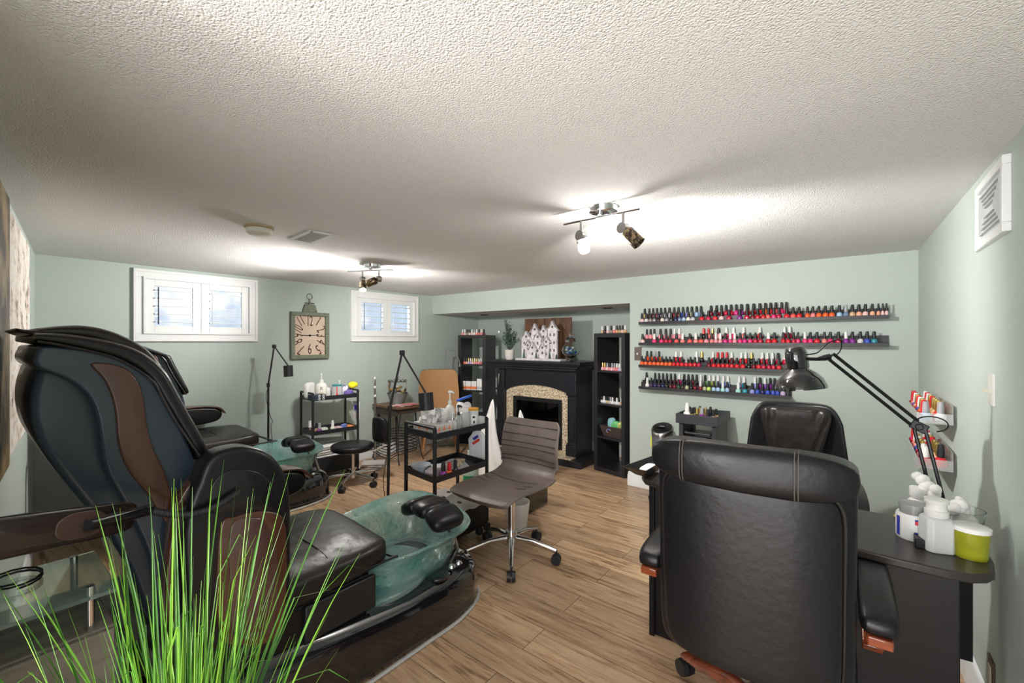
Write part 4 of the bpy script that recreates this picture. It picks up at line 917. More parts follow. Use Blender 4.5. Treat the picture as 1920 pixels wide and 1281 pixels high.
# ================================================================== OFFICE CHAIRS
def star_base(r, c, R_, zhub, m, castr=.03, rz=0, wood_=False, mcast=None, angs=None, colr=.025, ztop=.4):
    MB().cyl((c[0], c[1], zhub - .02), (c[0], c[1], ztop), colr, n=20).cyl((c[0], c[1], zhub - .04), (c[0], c[1], zhub + .04), colr * 1.6, n=20).build('gas_column', M_chrome if not wood_ else M_blackm, r)
    for k in range(5):
        a = rz + 2 * PI * k / 5; u = Vector((math.cos(a), math.sin(a), 0)); C_ = Vector((c[0], c[1], 0))
        e = C_ + u * R_
        q = MB()
        if wood_:
            sd_ = Vector((-u.y, u.x, 0)); rings = []
            for t, z, w_, h in ((.0, zhub + .02, .030, .05), (.3, zhub + .01, .030, .045), (.7, zhub - .05, .027, .035), (1.0, .088, .024, .022)):
                p = C_ + u * (R_ * t); rings.append([(p + sd_ * w_ * x + Vector((0, 0, z + h * y * .5))) for x, y in ((-1, -1), (1, -1), (1, .5), (.5, 1), (-.5, 1), (-1, .5))])
            q.ring(rings); lg = q.build('base_leg', m, r, bevel=.004)
        else:
            q.tube([C_ + Vector((0, 0, zhub)), C_ + u * R_ * .5 + Vector((0, 0, zhub - .01)), e + Vector((0, 0, .085))], .012, 10, rr=[.019, .016, .012]); lg = q.build('base_leg', m, r)
        w_ = MB(); sd_ = Vector((-u.y, u.x, 0))
        for s_ in (-1, 1): w_.cyl(e + sd_ * (.004 * s_) + Vector((0, 0, castr)), e + sd_ * (.026 * s_) + Vector((0, 0, castr)), castr, castr * .92, 20)
        w_.cyl(e + Vector((0, 0, castr)), e + Vector((0, 0, .088)), .007, n=10)
        w_.build('caster', mcast or M_blackm, lg)
# taupe armless office chair
oc = thing('office_chair', 'taupe armless office chair with ribbed back and chrome base on wood floor', 'office chair', (-1.80, 2.27, 0))
star_base(oc, (-1.80, 2.27), .30, .135, M_chrome, .032, math.radians(-52), colr=.024, ztop=.43)
yb, yf = 2.47, 1.96; X0 = -1.80
pr = [(yf - .02, .455), (yf + .02, .475), (2.10, .485), (2.28, .478), (2.40, .485), (2.465, .52), (2.49, .58), (2.485, .66), (2.50, .76), (2.535, .865)]
cen = catmull([Vector((0, a, b_)) for a, b_ in pr], 6, False)
q = MB(); rings = []; n = len(cen)
for i, p in enumerate(cen):
    d = (cen[min(i + 1, n - 1)] - cen[max(i - 1, 0)]).normalized(); nn = Vector((0, -d.z, d.y))
    s_ = i / (n - 1); hw = .235 + .01 * math.sin(s_ * PI) - (.018 if .5 < s_ < .62 else 0); hw *= (1 - max(0, (s_ - .93) / .07) ** 2 * .13) * (1 - max(0, (.06 - s_) / .06) ** 2 * .16)
    th = .030 if s_ > .5 else .034
    rg_ = []
    for k in range(28):
        a = 2 * PI * k / 28; x = math.copysign(abs(math.cos(a)) ** .35, math.cos(a)) * hw; y = math.copysign(abs(math.sin(a)) ** .6, math.sin(a)) * th * .5
        bow = .03 * (x / hw) ** 2 * (1 if s_ > .5 else .6)
        rg_.append(Vector((X0 + x, 0, 0)) + Vector((0, p.y, p.z)) + nn * (y + bow))
    rings.append(rg_)
q.ring(rings); q.build('seat_shell', M_fab, oc, angle=75)
rib = [MB() for _ in range(6)]
for k in range(6):
    s0 = .60 + k * .066; i = int(s0 * (n - 1)); p = cen[i]; z0 = .575 + .047 * k
    j = min(range(n), key=lambda t: abs(cen[t].z - z0) if t > n * .6 else 9); p = cen[j]; d = (cen[min(j + 1, n - 1)] - cen[j - 1]).normalized(); nn = Vector((0, -d.z, d.y))
    rib[k].tube([Vector((X0 + .225 * t / 8, p.y, p.z)) + nn * (.0155 + .03 * (t / 8) ** 2) for t in range(-8, 9)], .0032, 6); rib[k].build('rib_seam', mat('dark_seam', (.03, .026, .025), .6), oc)
for k in range(3):
    y = 2.16 + .065 * k; MB().tube([Vector((X0 + .20 * t / 8, y, .4985 + .018 * (t / 8) ** 2 - .004 * (k == 1))) for t in range(-8, 9)], .0016, 6).build('seat_seam', mat('dark_seam', (.03, .026, .025), .6), oc)
MB().bb(-1.87, -1.73, 2.16, 2.38, .425, .455).build('seat_plate', M_blackm, oc, bevel=.004)
# rolling stool
c = (-3.95, 2.44)
rs = thing('rolling_stool', 'round black padded stool on chrome caster base with small backrest', 'stool', (c[0], c[1], 0))
star_base(rs, c, .25, .11, M_chrome, .030, math.radians(-54), colr=.018, ztop=.34)
MB().sup((c[0], c[1], .375), (.205, .205, .038), .5, 1, nu=40).build('seat', M_leather, rs, angle=80)
MB().lathe([(.12, .335), (.17, .34), (.17, .345), (.0, .346)], (c[0], c[1], 0), 28).build('seat_ring', M_chrome, rs)
bd = Vector((.42, .90, 0)).normalized(); bt = Vector((-bd.y, bd.x, 0)); B0 = Vector((c[0] + .15, c[1] + .20, 0)); bd = Vector((.6, .8, 0)); bt = Vector((-.995, -.10, 0))
def sfn(p): return Vector((p.x * (1 - .18 * p.z / .14), p.y + .25 * p.x * p.x / .12 - .1 * p.z, p.z))
MB().sup(B0 + Vector((0, 0, .53)), (.110, .028, .13), .45, .5, (0, 0, math.atan2(-bt.y, -bt.x)), sfn, 32, 14).build('backrest', M_leather, rs, angle=80)
MB().tube([Vector((c[0], c[1], .335)) + bd * .12, Vector((c[0], c[1], .325)) + bd * .22, B0 + bd * .04 + Vector((0, 0, .36)), B0 + bd * .05 + Vector((0, 0, .45)), B0 + bd * .03 + Vector((0, 0, .60))], .010).build('back_bar', M_chrome, rs)
# executive chairs
def exec_chair(label, loc, rz, front=False):
    r = thing('executive_chair', label, 'office chair', loc, rz); M = worldM(r)
    X = lambda x, y, z: M @ Vector((x, y, z))
    # local: faces +Y, back plane at y=-.27
    star_base_local(r, M)
    q = MB(); q.sup((0, -.0, .47), (.255, .26, .065), .5, .35, (.0, 0, 0), None, 40, 14); q.bm.transform(M); q.build('seat', M_leather, r, angle=80)
    def bfn(p):
        t = (p.z + .33) / .66; w_ = 1 - .03 * (1 - t)
        if front: w_ *= 1 - .30 * max(0, (t - .55) / .45) ** 2
        return Vector((p.x * w_, p.y - .03 * t + .05 * (p.x / .25) ** 2 * (-1 if False else 1), p.z))
    q = MB(); q.sup((0, -.275, .775), (.252, .040, .315), .18, .30, (-.03, 0, 0), bfn, 56, 26); q.bm.transform(M); q.build('backrest', M_leather, r, angle=80)
    q = MB(); q.sup((0, -.315, .745), (.222, .030, .262), .20, .35, (-.03, 0, 0), bfn, 48, 22); q.bm.transform(M); q.build('back_panel', M_leather, r, angle=80)
    # piping frame of the rear panel
    pp = []
    for k in range(64):
        a = 2 * PI * k / 64; x = math.copysign(abs(math.cos(a)) ** .22, math.cos(a)) * .226; z = math.copysign(abs(math.sin(a)) ** .22, math.sin(a)) * .268
        t = (z + .33) / .66; pp.append(X(x * (1 - .03 * (1 - t)), -.316 - .03 * t + .05 * (x / .25) ** 2 - .008, .745 + z))
    MB().tube(pp, .004, 6, True).build('back_piping', M_leather2, r)
    if not front:
        def rfn(p): return Vector((p.x, p.y + .05 * (p.x / .25) ** 2, p.z + .0 * p.x))
        q = MB(); q.sup((0, -.335, 1.050), (.254, .052, .064), .65, .16, (0, 0, 0), rfn, 48, 16); q.bm.transform(M); rr_ = q.build('headrest_roll', M_leather, r, angle=80)
        for x in (-.155, .125):
            for o in (-.004, .004):
                MB().tube([X(x + o, -.333 + .05 * (x / .25) ** 2 - .0545 * math.sin(a) ** .65, 1.050 + math.copysign(.0655 * abs(math.cos(a)) ** .65, math.cos(a))) for a in [k * PI / 12 for k in range(13)]], .0013, 5).build('stitching', mat('dark_thread', (.10, .085, .07), .6), rr_)
    else:
        def gfn(p):
            t = (p.z + .17) / .34
            w_ = .60 + .40 * t
            y = p.y + (.008 * math.cos(p.x * 110 + 3 * math.sin(p.z * 9)) * (1 - .5 * t) if p.y > 0 else 0)
            return Vector((p.x * w_, y, p.z))
        q = MB(); q.sup((0, -.232, .905), (.185, .045, .165), .3, .3, (-.04, 0, 0), gfn, 80, 24); q.bm.transform(M); q.build('gathered_headrest', M_leather2, r, angle=80)
    ax_ = .262 if front else .295
    for s_ in (-1, 1):
        a = thing_part('armrest', r)
        q = MB(); q.sup((s_ * ax_, -.02, .665), (.042, .215, .030), .5, .3, (0, 0, 0), lambda p: Vector((p.x, p.y, p.z - .10 * max(0, p.y) ** 2 * 2 + .015 * math.cos(p.y * 7))), 36, 12); q.bm.transform(M); q.build('arm_pad', M_leather, a, angle=80)
        q = MB(); pts = [Vector((s_ * ax_, y, z)) for y, z in ((-.235, .633), (-.10, .640), (.10, .628), (.17, .59), (.14, .52), (.05, .46))]
        P = catmull(pts, 5, False)
        rings = []
        for i, p in enumerate(P):
            d = (P[min(i + 1, len(P) - 1)] - P[max(i - 1, 0)]).normalized(); nn = Vector((0, -d.z, d.y))
            rings.append([p + Vector((sx * .026, 0, 0)) + nn * sy * .013 for sx, sy in ((-1, -1), (1, -1), (1, 1), (-1, 1))])
        q.ring(rings); q.bm.transform(M); q.build('wood_arm_frame', M_cherry, a, bevel=.004)
    return r
M_cherry = wood('cherry_wood', (.26, .055, .018), (.14, .028, .010), 0, .18, 5, .8)
def star_base_local(r, M):
    c = M @ Vector((0, 0, 0)); rz = r.rotation_euler.z
    star_base(r, (c.x, c.y), .385, .17, M_cherry, .034, rz + EXA, True, M_blackm, colr=.03, ztop=.42)
EXA = math.radians(142)
exec_chair('large black leather executive chair in the foreground, seen from behind', (-.262, 1.665, 0), math.radians(2)).location.z += .025
EXA = math.radians(10)
exec_chair('black leather executive chair with gathered headrest across the desk, facing camera', (-.275, 2.74, 0), math.radians(184), True).location.z -= .025
# ================================================================== DESK
dk = thing('manicure_desk', 'black manicure desk with curved top against the right wall', 'desk', (-.2, 2.05, 0))
M_dt = mat('dark_brown_desktop', (.036, .029, .027), .32, bump=(80, .05, .002))
tp = [(.32, 2.24), (-.80, 2.24), (-.86, 2.20), (-.86, 2.14), (-.82, 2.08), (-.60, 2.00), (-.35, 1.88), (-.1, 1.815), (.08, 1.80), (.20, 1.80), (.255, 1.812), (.29, 1.84), (.31, 1.88), (.32, 1.95)]
MB().prism(tp, .722, .75, 'Z').build('desktop', M_dt, dk, bevel=.006, seg=3)
MB().bb(-.80, -.776, 2.08, 2.22, 0, .722).bb(-.776, -.50, 2.10, 2.12, 0, .722).build('left_pedestal', M_black, dk, bevel=.002)
MB().prism([(-.775, 2.095), (-.775, 2.22), (.31, 2.22), (.31, 2.20)], .30, .722, 'Z').build('modesty_panel', M_black, dk)
MB().bb(-.12, .232, 1.83, 2.20, 0, .722).build('right_pedestal', M_black, dk, bevel=.003)
tr = thing('side_tray', 'black flared tray with paper towel at the left end of the desk', 'tray', (-.86, 2.16, .69))
q = MB(); R0 = [(-.885, 2.12), (-.82, 2.10), (-.82, 2.26), (-.87, 2.24)]; R1 = [(-.925, 2.05), (-.80, 2.05), (-.80, 2.40), (-.88, 2.36)]
q = MB(); q.ring([[Vector((a, b_, .752)) for a, b_ in R0], [Vector((a, b_, .80)) for a, b_ in R1], [Vector((a * .0 + (a + .004 if a < -.86 else a - .004), b_, .80)) for a, b_ in R1], [Vector(((a + .004 if a < -.86 else a - .004), b_, .757)) for a, b_ in R0]])
q.build('tray_body', M_black, tr)
MB().sup((-.845, 2.18, .775), (.025, .07, .014), .5, .5, nu=20, nv=8).build('paper_towel', M_paper, tr)
# ------------------------------------------------------------------ things on the desk
ZD = .7505
def put(px, py, z=ZD): return onZ(px, py, z)
p = put(1712, 1008)
r = thing('plastic_jar', 'white jar with red and blue label and clear lid, left on the desk', 'jar', p)
MB().lathe([(0, ZD), (.042, ZD), (.046, ZD + .006), (.046, ZD + .078), (.042, ZD + .086), (0, ZD + .086)], (p.x, p.y, 0), 28).build('jar_body', M_plastic, r)
MB().lathe([(.036, ZD + .086), (.036, ZD + .105), (.038, ZD + .106), (.038, ZD + .118), (0, ZD + .12)], (p.x, p.y, 0), 28).build('lid', mat('grey_translucent', (.55, .55, .56), .2, trans=.5), r)
def label_patch(p, R_, a0, a1, z0, z1, m, parent, nm='label'):
    q = MB(); n = 8; vs = []
    for k in range(n + 1):
        a = a0 + (a1 - a0) * k / n; vs += [(p.x + R_ * math.cos(a), p.y + R_ * math.sin(a), z0), (p.x + R_ * math.cos(a), p.y + R_ * math.sin(a), z1)]
    q.faces(vs, [(2 * k, 2 * k + 2, 2 * k + 3, 2 * k + 1) for k in range(n)]); return q.build(nm, m, parent)
M_lb = mat('label_blue', (.03, .04, .35), .5); M_lr = mat('label_red', (.70, .03, .05), .5); M_lp = mat('label_lilac', (.62, .62, .72), .5)
def face(p): return math.atan2(-p.y, -p.x)
fa = face(p)
label_patch(p, .0465, fa + .05, fa + 1.0, ZD + .012, ZD + .034, M_lb, r); label_patch(p, .0465, fa + .1, fa + 1.0, ZD + .058, ZD + .070, M_lr, r); label_patch(p, .0465, fa + .1, fa + 1.0, ZD + .070, ZD + .076, M_lb, r)
label_patch(p, .0465, fa - 1.1, fa - .8, ZD + .01, ZD + .075, M_lb, r)
for k in range(3): label_patch(p, .0466, fa + .25, fa + .85, ZD + .038 + k * .006, ZD + .0405 + k * .006, M_lp, r)
p = put(1756, 1030)
r = thing('pump_dispenser', 'translucent white square bottle with ribbed pump dispenser top on the desk', 'bottle', p)
a = math.radians(20); Mq = Matrix.Translation((p.x, p.y, 0)) @ Matrix.Rotation(a, 4, 'Z')
oct_ = lambda h, c: [(-h, -h + c), (-h, h - c), (-h + c, h), (h - c, h), (h, h - c), (h, -h + c), (h - c, -h), (-h + c, -h)]
q = MB(); q.ring([[Mq @ Vector((x, y, ZD + z)) for x, y in oct_(h, c)] for h, c, z in ((.036, .012, 0), (.037, .012, .004), (.037, .012, .094), (.034, .012, .104), (.024, .01, .108))]); q.build('bottle_body', mat('milky_plastic', (.80, .82, .81), .4, trans=.25), r, bevel=.003)
MB().lathe([(.026, ZD + .106), (.030, ZD + .112), (.030, ZD + .128), (.026, ZD + .130), (.025, ZD + .150), (.030, ZD + .152), (.031, ZD + .162), (.024, ZD + .164), (0, ZD + .163)], (p.x, p.y, 0), 32).build('pump_cup', M_plastic, r)
p = Vector((.165, 2.125, ZD))
r = thing('pump_dispenser', 'second white bottle behind the square dispenser on the desk', 'bottle', p)
MB().lathe([(0, ZD), (.030, ZD), (.031, ZD + .005), (.031, ZD + .10), (.022, ZD + .112)], (p.x, p.y, 0), 24).build('bottle_body', M_plastic, r)
MB().lathe([(.022, ZD + .112), (.026, ZD + .118), (.026, ZD + .15), (0, ZD + .152)], (p.x, p.y, 0), 24).build('cap', M_plastic, r)
p = put(1820, 1044)
r = thing('candle_tub', 'oval yellow-green translucent tub with white lid at desk corner', 'tub', p)
q = MB(); q.lathe([(0, ZD), (.040, ZD), (.041, ZD + .005), (.046, ZD + .085), (0, ZD + .085)], (p.x, p.y, 0), 36, sx=.95, sy=.85); q.build('tub_body', mat('yellow_green_plastic', (.50, .52, .03), .15, trans=.55), r)
MB().lathe([(0, ZD + .006), (.037, ZD + .006), (.039, ZD + .03), (0, ZD + .03)], (p.x, p.y, 0), 30, sx=.95, sy=.85).build('wax', mat('pale_yellow_wax', (.80, .78, .40), .5), r)
MB().lathe([(.048, ZD + .083), (.049, ZD + .096), (.043, ZD + .099), (0, ZD + .099)], (p.x, p.y, 0), 36, sx=.95, sy=.85).build('lid', M_plastic, r)
p = put(1808, 975) + Vector((-.02, .05, 0)); p = Vector((.262, 2.09, ZD))
r = thing('glass_bowl', 'glass bowl heaped with white cotton beside the right wall', 'bowl', p)
MB().lathe([(0, ZD), (.03, ZD), (.034, ZD + .01), (.055, ZD + .05), (.064, ZD + .11), (.061, ZD + .11), (.052, ZD + .052), (.028, ZD + .016), (0, ZD + .014)], (p.x, p.y, 0), 32).build('bowl', M_glass, r)
q = MB(); rc_ = random.Random(5)
for k in range(16):
    a = rc_.uniform(0, 6.3); R_ = rc_.uniform(0, .034); q.sup(p + Vector((math.cos(a) * R_, math.sin(a) * R_, rc_.uniform(.04, .125))), (.026, .020, .017), .9, .9, (rc_.random() * 3, rc_.random() * 3, 0), nu=12, nv=8)
o = q.build('cotton', M_cloth, r); 
q = MB()
for dx, dy, z, s_ in ((-.06, .03, .135, .026), (-.075, .04, .155, .026), (-.085, .05, .175, .022), (-.055, .02, .155, .02), (-.10, .06, .185, .018)):
    q.sup(p + Vector((dx, dy, z)), (s_, s_ * .8, s_ * .8), .9, .9, (0, .5, dx * 30), nu=14, nv=8)
tag(q.build('cotton_wad', M_cloth), 'loose fluffy white cotton wad piled left of the glass bowl', 'cotton')
q = MB().lathe([(0, 0), (.04, 0), (.042, .004), (.042, .05), (0, .05)], (p.x - .10, p.y + .12, ZD), 24)
tag(q.build('cotton_tin', mat('purple_tin', (.20, .03, .25), .4)), 'purple tin under the loose cotton on the desk', 'tin')
pb = put(1697, 975)
q = MB().tube([pb + Vector((-.03, .01, .006)), pb + Vector((.0, .0, .007)), pb + Vector((.05, -.01, .006))], .004, 8, rr=[.006, .004, .002]); o = q.build('nail_brush', mat('gold_brush', (.55, .38, .12), .4)); tag(o, 'small gold brush lying on the desk left of the jar', 'brush')
q = MB().bb(.14, .19, 1.93, 1.99, ZD, ZD + .03); o = q.build('dark_box', M_black, bevel=.003); tag(o, 'small dark box on desk between dispenser and yellow tub', 'box')
# desk lamp
r = thing('desk_lamp', 'black articulated desk lamp with bell shade clamped to the desk', 'desk lamp', (.27, 2.25, .75))
base = Vector((.235, 2.215, .752)); elb = Vector((.175, 2.245, 1.10)); e2_ = onY(1558, 668, 2.18)
MB().cyl(base, base + Vector((0, 0, .03)), .02, .018, 24).build('lamp_base', M_black, r)
def dbl(a, b_, off, nm):
    q = MB()
    for s_ in (-1, 1): q.cyl(a + off * s_, b_ + off * s_, .0062, n=8)
    q.cyl(a + off, a - off, .004).cyl(b_ + off, b_ - off, .004); return q.build(nm, M_black, r)
dbl(base + Vector((0, 0, .03)), elb, Vector((.014, 0, .007)), 'lower_arm'); dbl(elb + Vector((-.01, 0, .01)), e2_, Vector((.007, 0, .011)), 'upper_arm')
q = MB().box(elb, (.05, .014, .034), (0, .5, 0)).cyl(elb + Vector((0, -.016, 0)), elb + Vector((0, .016, 0)), .012); q.build('elbow_joint', M_black, r, bevel=.003)
MB().tube([e2_, e2_ + Vector((-.02, 0, -.006)), e2_ + Vector((-.045, 0, -.012)), e2_ + Vector((-.075, 0, -.012))], .007, 8, rr=[.012, .012, .007, .007]).build('head_joint', M_black, r)
hc = Vector((onY(1502, 700, 2.18).x, 2.18, 0)); zt = onY(1500, 648, 2.18).z; zb = onY(1500, 729, 2.18).z
tl = Matrix.Translation((hc.x, hc.y, zb)) @ Matrix.Rotation(math.radians(-7), 4, 'Y')
Hs = zt - zb
q = MB().lathe([(.094, 0), (.093, .012), (.082, .040), (.060, .066), (.040, .080), (.038, .085), (.042, .09), (.041, Hs - .03), (.036, Hs - .010), (.022, Hs), (0, Hs)], (0, 0, 0), 40).lathe([(.090, .002), (.079, .040), (.058, .064), (.038, .078)], (0, 0, 0), 40)
q.bm.transform(tl); q.build('lamp_shade', mat('glossy_black_enamel', (.010, .010, .011), .08, coat=1), r, angle=50)
q = MB().lathe([(0, .005), (.02, .02), (.024, .04), (.014, .07), (.0, .08)], (0, 0, 0), 20); q.bm.transform(tl); q.build('bulb', M_plastic, r)
MB().tube(catmull([tl @ Vector((.04, 0, Hs - .04)), tl @ Vector((.075, 0, Hs - .035)), tl @ Vector((.115, 0, Hs - .0)), tl @ Vector((.155, 0, Hs + .005)), tl @ Vector((.15, 0, Hs - .035)), e2_ + Vector((.01, 0, 0))], 6, False), .0028, 6).build('power_cord', M_black, r)
MB().tube([elb + Vector((.035 + .045 * math.cos(a), 0.01, .012 + .028 * math.sin(a))) for a in [k * PI / 10 for k in range(-4, 14)]], .0025, 6).build('cord_loop', M_black, r)
# salon trolley and heater
r = thing('salon_trolley', 'grey-black salon trolley with drawers against the wall below the ledges', 'trolley', (-1.0, 3.80, 0))
M_tr = mat('charcoal_plastic', (.035, .035, .042), .45)
X0, X1, Y0, Y1 = -1.165, -.845, 3.60, 4.00
q = MB()
for (x0, x1, y0, y1) in ((X0, X1, Y0, Y0 + .012), (X0, X1, Y1 - .012, Y1), (X0, X0 + .012, Y0 + .012, Y1 - .012), (X1 - .012, X1, Y0 + .012, Y1 - .012)): q.bb(x0, x1, y0, y1, .765, .84)
q.bb(X0 + .012, X1 - .012, Y0 + .012, Y1 - .012, .79, .80); q.build('top_tray', M_tr, r, bevel=.003)
q = MB()
for x in (X0 + .02, X1 - .05):
    for y in (Y0 + .02, Y1 - .05): q.bb(x, x + .03, y, y + .03, .08, .765)
q.bb(X1 - .03, X1 - .02, Y0 + .05, Y1 - .05, .10, .765).bb(X0 + .02, X0 + .03, Y0 + .05, Y1 - .05, .10, .765).bb(X0 + .02, X1 - .02, Y0 + .02, Y1 - .02, .08, .10)
q.build('trolley_frame', M_tr, r, bevel=.002)
for z in (.62, .49, .36, .23):
    f = MB().bb(X0 + .055, X1 - .055, Y0 + .06, Y1 - .06, z - .02, z + .045).build('drawer', M_black, r)
    MB().tube([(X0 + .065, Y0 + .06, z + .07), (X0 + .065, Y0 + .03, z + .07), (X1 - .065, Y0 + .03, z + .07), (X1 - .065, Y0 + .06, z + .07)], .009, 10).build('handle', M_tr, f)
for x in (X0 + .035, X1 - .035):
    for y in (Y0 + .035, Y1 - .035): MB().cyl((x - .012, y, .03), (x + .012, y, .03), .03, n=18).cyl((x, y, .03), (x, y, .08), .008).build('caster', M_blackm, r)
rt = random.Random(9)
for k, (dx, dy, c_, cp, s_) in enumerate(((.06, .10, 'white', 'w', 1.5), (.06, .17, 'black', 'b', 1.0), (.10, .08, 'gold', 'b', 1.0), (.10, .16, 'khaki', 'b', 1), (.14, .09, 'black', 'g', 1), (.14, .17, 'cream', 'g', 1), (.18, .08, 'purple', 'y', 1.15), (.185, .17, 'tan', 'g', 1), (.225, .07, 'dark purple', 'b', 1), (.225, .15, 'navy', 'b', 1), (.265, .08, 'gold', 'b', 1), (.265, .17, 'tan', 'b', 1), (.20, .26, 'dark red', 'b', 1), (.12, .25, 'gold', 'b', 1))):
    bottle((X0 + dx, Y0 + dy, .8005), c_, cp, 'on the salon trolley, %s' % ['front left, tallest', 'left, behind the tall white one', 'front row, second', 'second row, second', 'front row, third', 'second row, third', 'front row, fourth', 'second row, fourth', 'front row, fifth', 'second row, fifth', 'front right corner', 'second row, right end', 'back, right', 'back, left'][k], 'nail polish bottles on the salon trolley', s_)
r = thing('tower_heater', 'silver and black tower heater between the wall end and trolley', 'heater', (-1.385, 3.92, 0))
hx, hy = -1.385, 3.92; ell = lambda a, b_, f: [(hx + a * math.cos(t), hy + b_ * math.sin(t) - (f * (.5 - .5 * math.cos(2 * t)) if math.sin(t) < 0 else 0)) for t in [2 * PI * k / 32 for k in range(32)]]
q = MB(); q.ring([[Vector((x, y, z + (.035 * (y - hy) / .10 if z > .6 else 0))) for x, y in ell(a, .085, .02)] for a, z in ((.085, .04), (.09, .3), (.092, .62))]); q.build('heater_body', mat('silver_grey_plastic', (.22, .23, .26), .35, .5), r, angle=60)
q = MB(); q.ring([[Vector((x, y, z + .035 * (y - hy) / .10)) for x, y in ell(a, .087 * a / .09, .02)] for a, z in ((.093, .615), (.095, .640), (.088, .652))]); q.build('silver_rim', M_steel, r, angle=60)
q = MB(); q.ring([[Vector((x, y, z + .035 * (y - hy) / .10)) for x, y in ell(a, .087 * a / .09, .02)] for a, z in ((.084, .651), (.082, .656))]); cp_ = q.build('control_panel', M_black, r, angle=60)
MB().lathe([(.02, .657), (.026, .662), (.02, .664), (0, .664)], (hx, hy - .01, 0), 24).build('dial', M_steel, cp_)
MB().lathe([(0, 0), (.12, 0), (.125, .02), (.09, .045), (0, .045)], (hx, hy, 0), 32).build('heater_foot', M_black, r)
MB().box((hx - .085, hy - .03, .52), (.012, .035, .10)).build('energy_sticker', mat('yellow_green_sticker', (.65, .65, .08), .6), r)
MB().bb(hx + .005, hx + .075, hy - .116, hy - .10, .10, .55).build('grille', mat('light_grey_plastic', (.5, .5, .52), .4), r, bevel=.01)
#@@CARTS
# ================================================================== CARTS
def frame_cart(label, P, zt, zm, zb=None, deep=False):
    """P = near corner, left corner, right corner (floor plan); fourth computed"""
    A, B, C_ = [Vector((*p, 0)) for p in P]; D = B + C_ - A
    r = thing('utility_cart', label, 'cart', tuple((A + D) / 2))
    tk = .011
    u = (B - A).normalized(); v = (C_ - A).normalized(); rz = math.atan2(v.y, v.x)
    for c in (A, B, C_, D):
        MB().box(c + Vector((0, 0, (zt + .07) / 2)), (.02, .02, zt - .07), (0, 0, rz)).build('leg', M_blackm, r, bevel=.002)
        MB().cyl(c + Vector((-.01, 0, .03)), c + Vector((.01, 0, .03)), .03, n=18).cyl(c + Vector((0, 0, .03)), c + Vector((0, 0, .08)), .007).build('caster', M_blackm, r)
    for a, b_ in ((A, B), (C_, D)):
        MB().cyl(a + Vector((0, 0, zt)), b_ + Vector((0, 0, zt)), .010, n=12).build('handle', M_blackm, r)
    def tray(z, h, nm):
        q = MB()
        c4 = [A, C_, D, B]; cen_ = (A + D) / 2
        for i in range(4):
            a, b_ = c4[i], c4[(i + 1) % 4]; m_ = (a + b_) / 2; d = b_ - a
            q.box(m_ + Vector((0, 0, z + h / 2)), (d.length - .01, .008, h), (0, 0, math.atan2(d.y, d.x)))
        q.faces([c + Vector((0, 0, z + .004)) for c in c4] + [c + Vector((0, 0, z)) for c in c4], [(0, 1, 2, 3), (7, 6, 5, 4)])
        q.build(nm, M_blackm, r, smooth=False)
    tray(zt - .075, .04, 'tray'); tray(zm - .04, .04, 'tray')
    if zb is not None: tray(zb, .16 if deep else .04, 'tray')
    return lambda a, b_, z=0: A + u * (a * (B - A).length) + v * (b_ * (C_ - A).length) + Vector((0, 0, z))
CM = frame_cart('black two-tray utility cart between the pedicure chair and taupe office chair', ((-2.19, 1.95), (-2.545, 1.995), (-2.20, 2.475)), .845, .525)
CL = frame_cart('black three-tray utility cart by the window wall under the clock', ((-4.27, 2.20), (-4.55, 2.22), (-4.22, 2.67)), .90, .52, .08, True)
ZT, ZMd = .775, .490
ZTL, ZML = .83, .485
M_clear = mat('clear_pet_plastic', (.90, .94, .95), .10, trans=.75)
def pump(p, R_, h, hb, mb, label, col=None, cat='pump bottle', mtop=None, spout=0):
    mtop = mtop or M_plastic
    r = thing('pump_bottle', label, cat, p)
    z = p.z
    MB().lathe([(0, z), (R_ * .95, z), (R_, z + .004), (R_, z + hb * .8), (R_ * .75, z + hb * .93), (R_ * .35, z + hb)], (p.x, p.y, 0), 24).build('bottle_body', mb, r)
    q = MB().cyl((p.x, p.y, z + hb), (p.x, p.y, z + hb + (h - hb) * .3), R_ * .38, R_ * .36).cyl((p.x, p.y, z + hb + (h - hb) * .3), (p.x, p.y, z + h - .012), R_ * .12)
    d = Vector((math.cos(spout), math.sin(spout), 0)); t = Vector((p.x, p.y, z + h - .010))
    q.tube([t - d * R_ * .3, t, t + d * R_ * .6, t + d * R_ * 1.0 - Vector((0, 0, .008))], .008, 8, rr=[.011, .012, .008, .006]); q.build('pump_head', mtop, r)
    return r
# --- middle cart, top tray
def onmid(px, py, z=ZT): 
    p = onZ(px, py, z); return p
r = thing('tissue_box', 'tissue box with red, grey and white geometric print on middle cart', 'tissue box', CM(.42, .13, ZT))
a = math.atan2((CM(0, 1) - CM(0, 0)).y, (CM(0, 1) - CM(0, 0)).x); c = CM(.40, .17, ZT + .042)
MB().box(c, (.14, .24, .083), (0, 0, a)).build('box_body', mat('geometric_box', srgb(196, 196, 192), .5), r, bevel=.002)
u_ = Vector((math.cos(a), math.sin(a), 0)); w2 = Vector((-u_.y, u_.x, 0))
cols = [mat('print_red', (.45, .04, .05), .5), mat('print_grey', (.20, .23, .26), .5), mat('print_coral', (.75, .20, .12), .5), mat('print_taupe', (.45, .42, .36), .5)]
def tri(c0, du, q, s_): 
    return [c0, c0 + du * s_ + Vector((0, 0, 0)), c0 + du * s_ * .5 + Vector((0, 0, s_ * .9))]
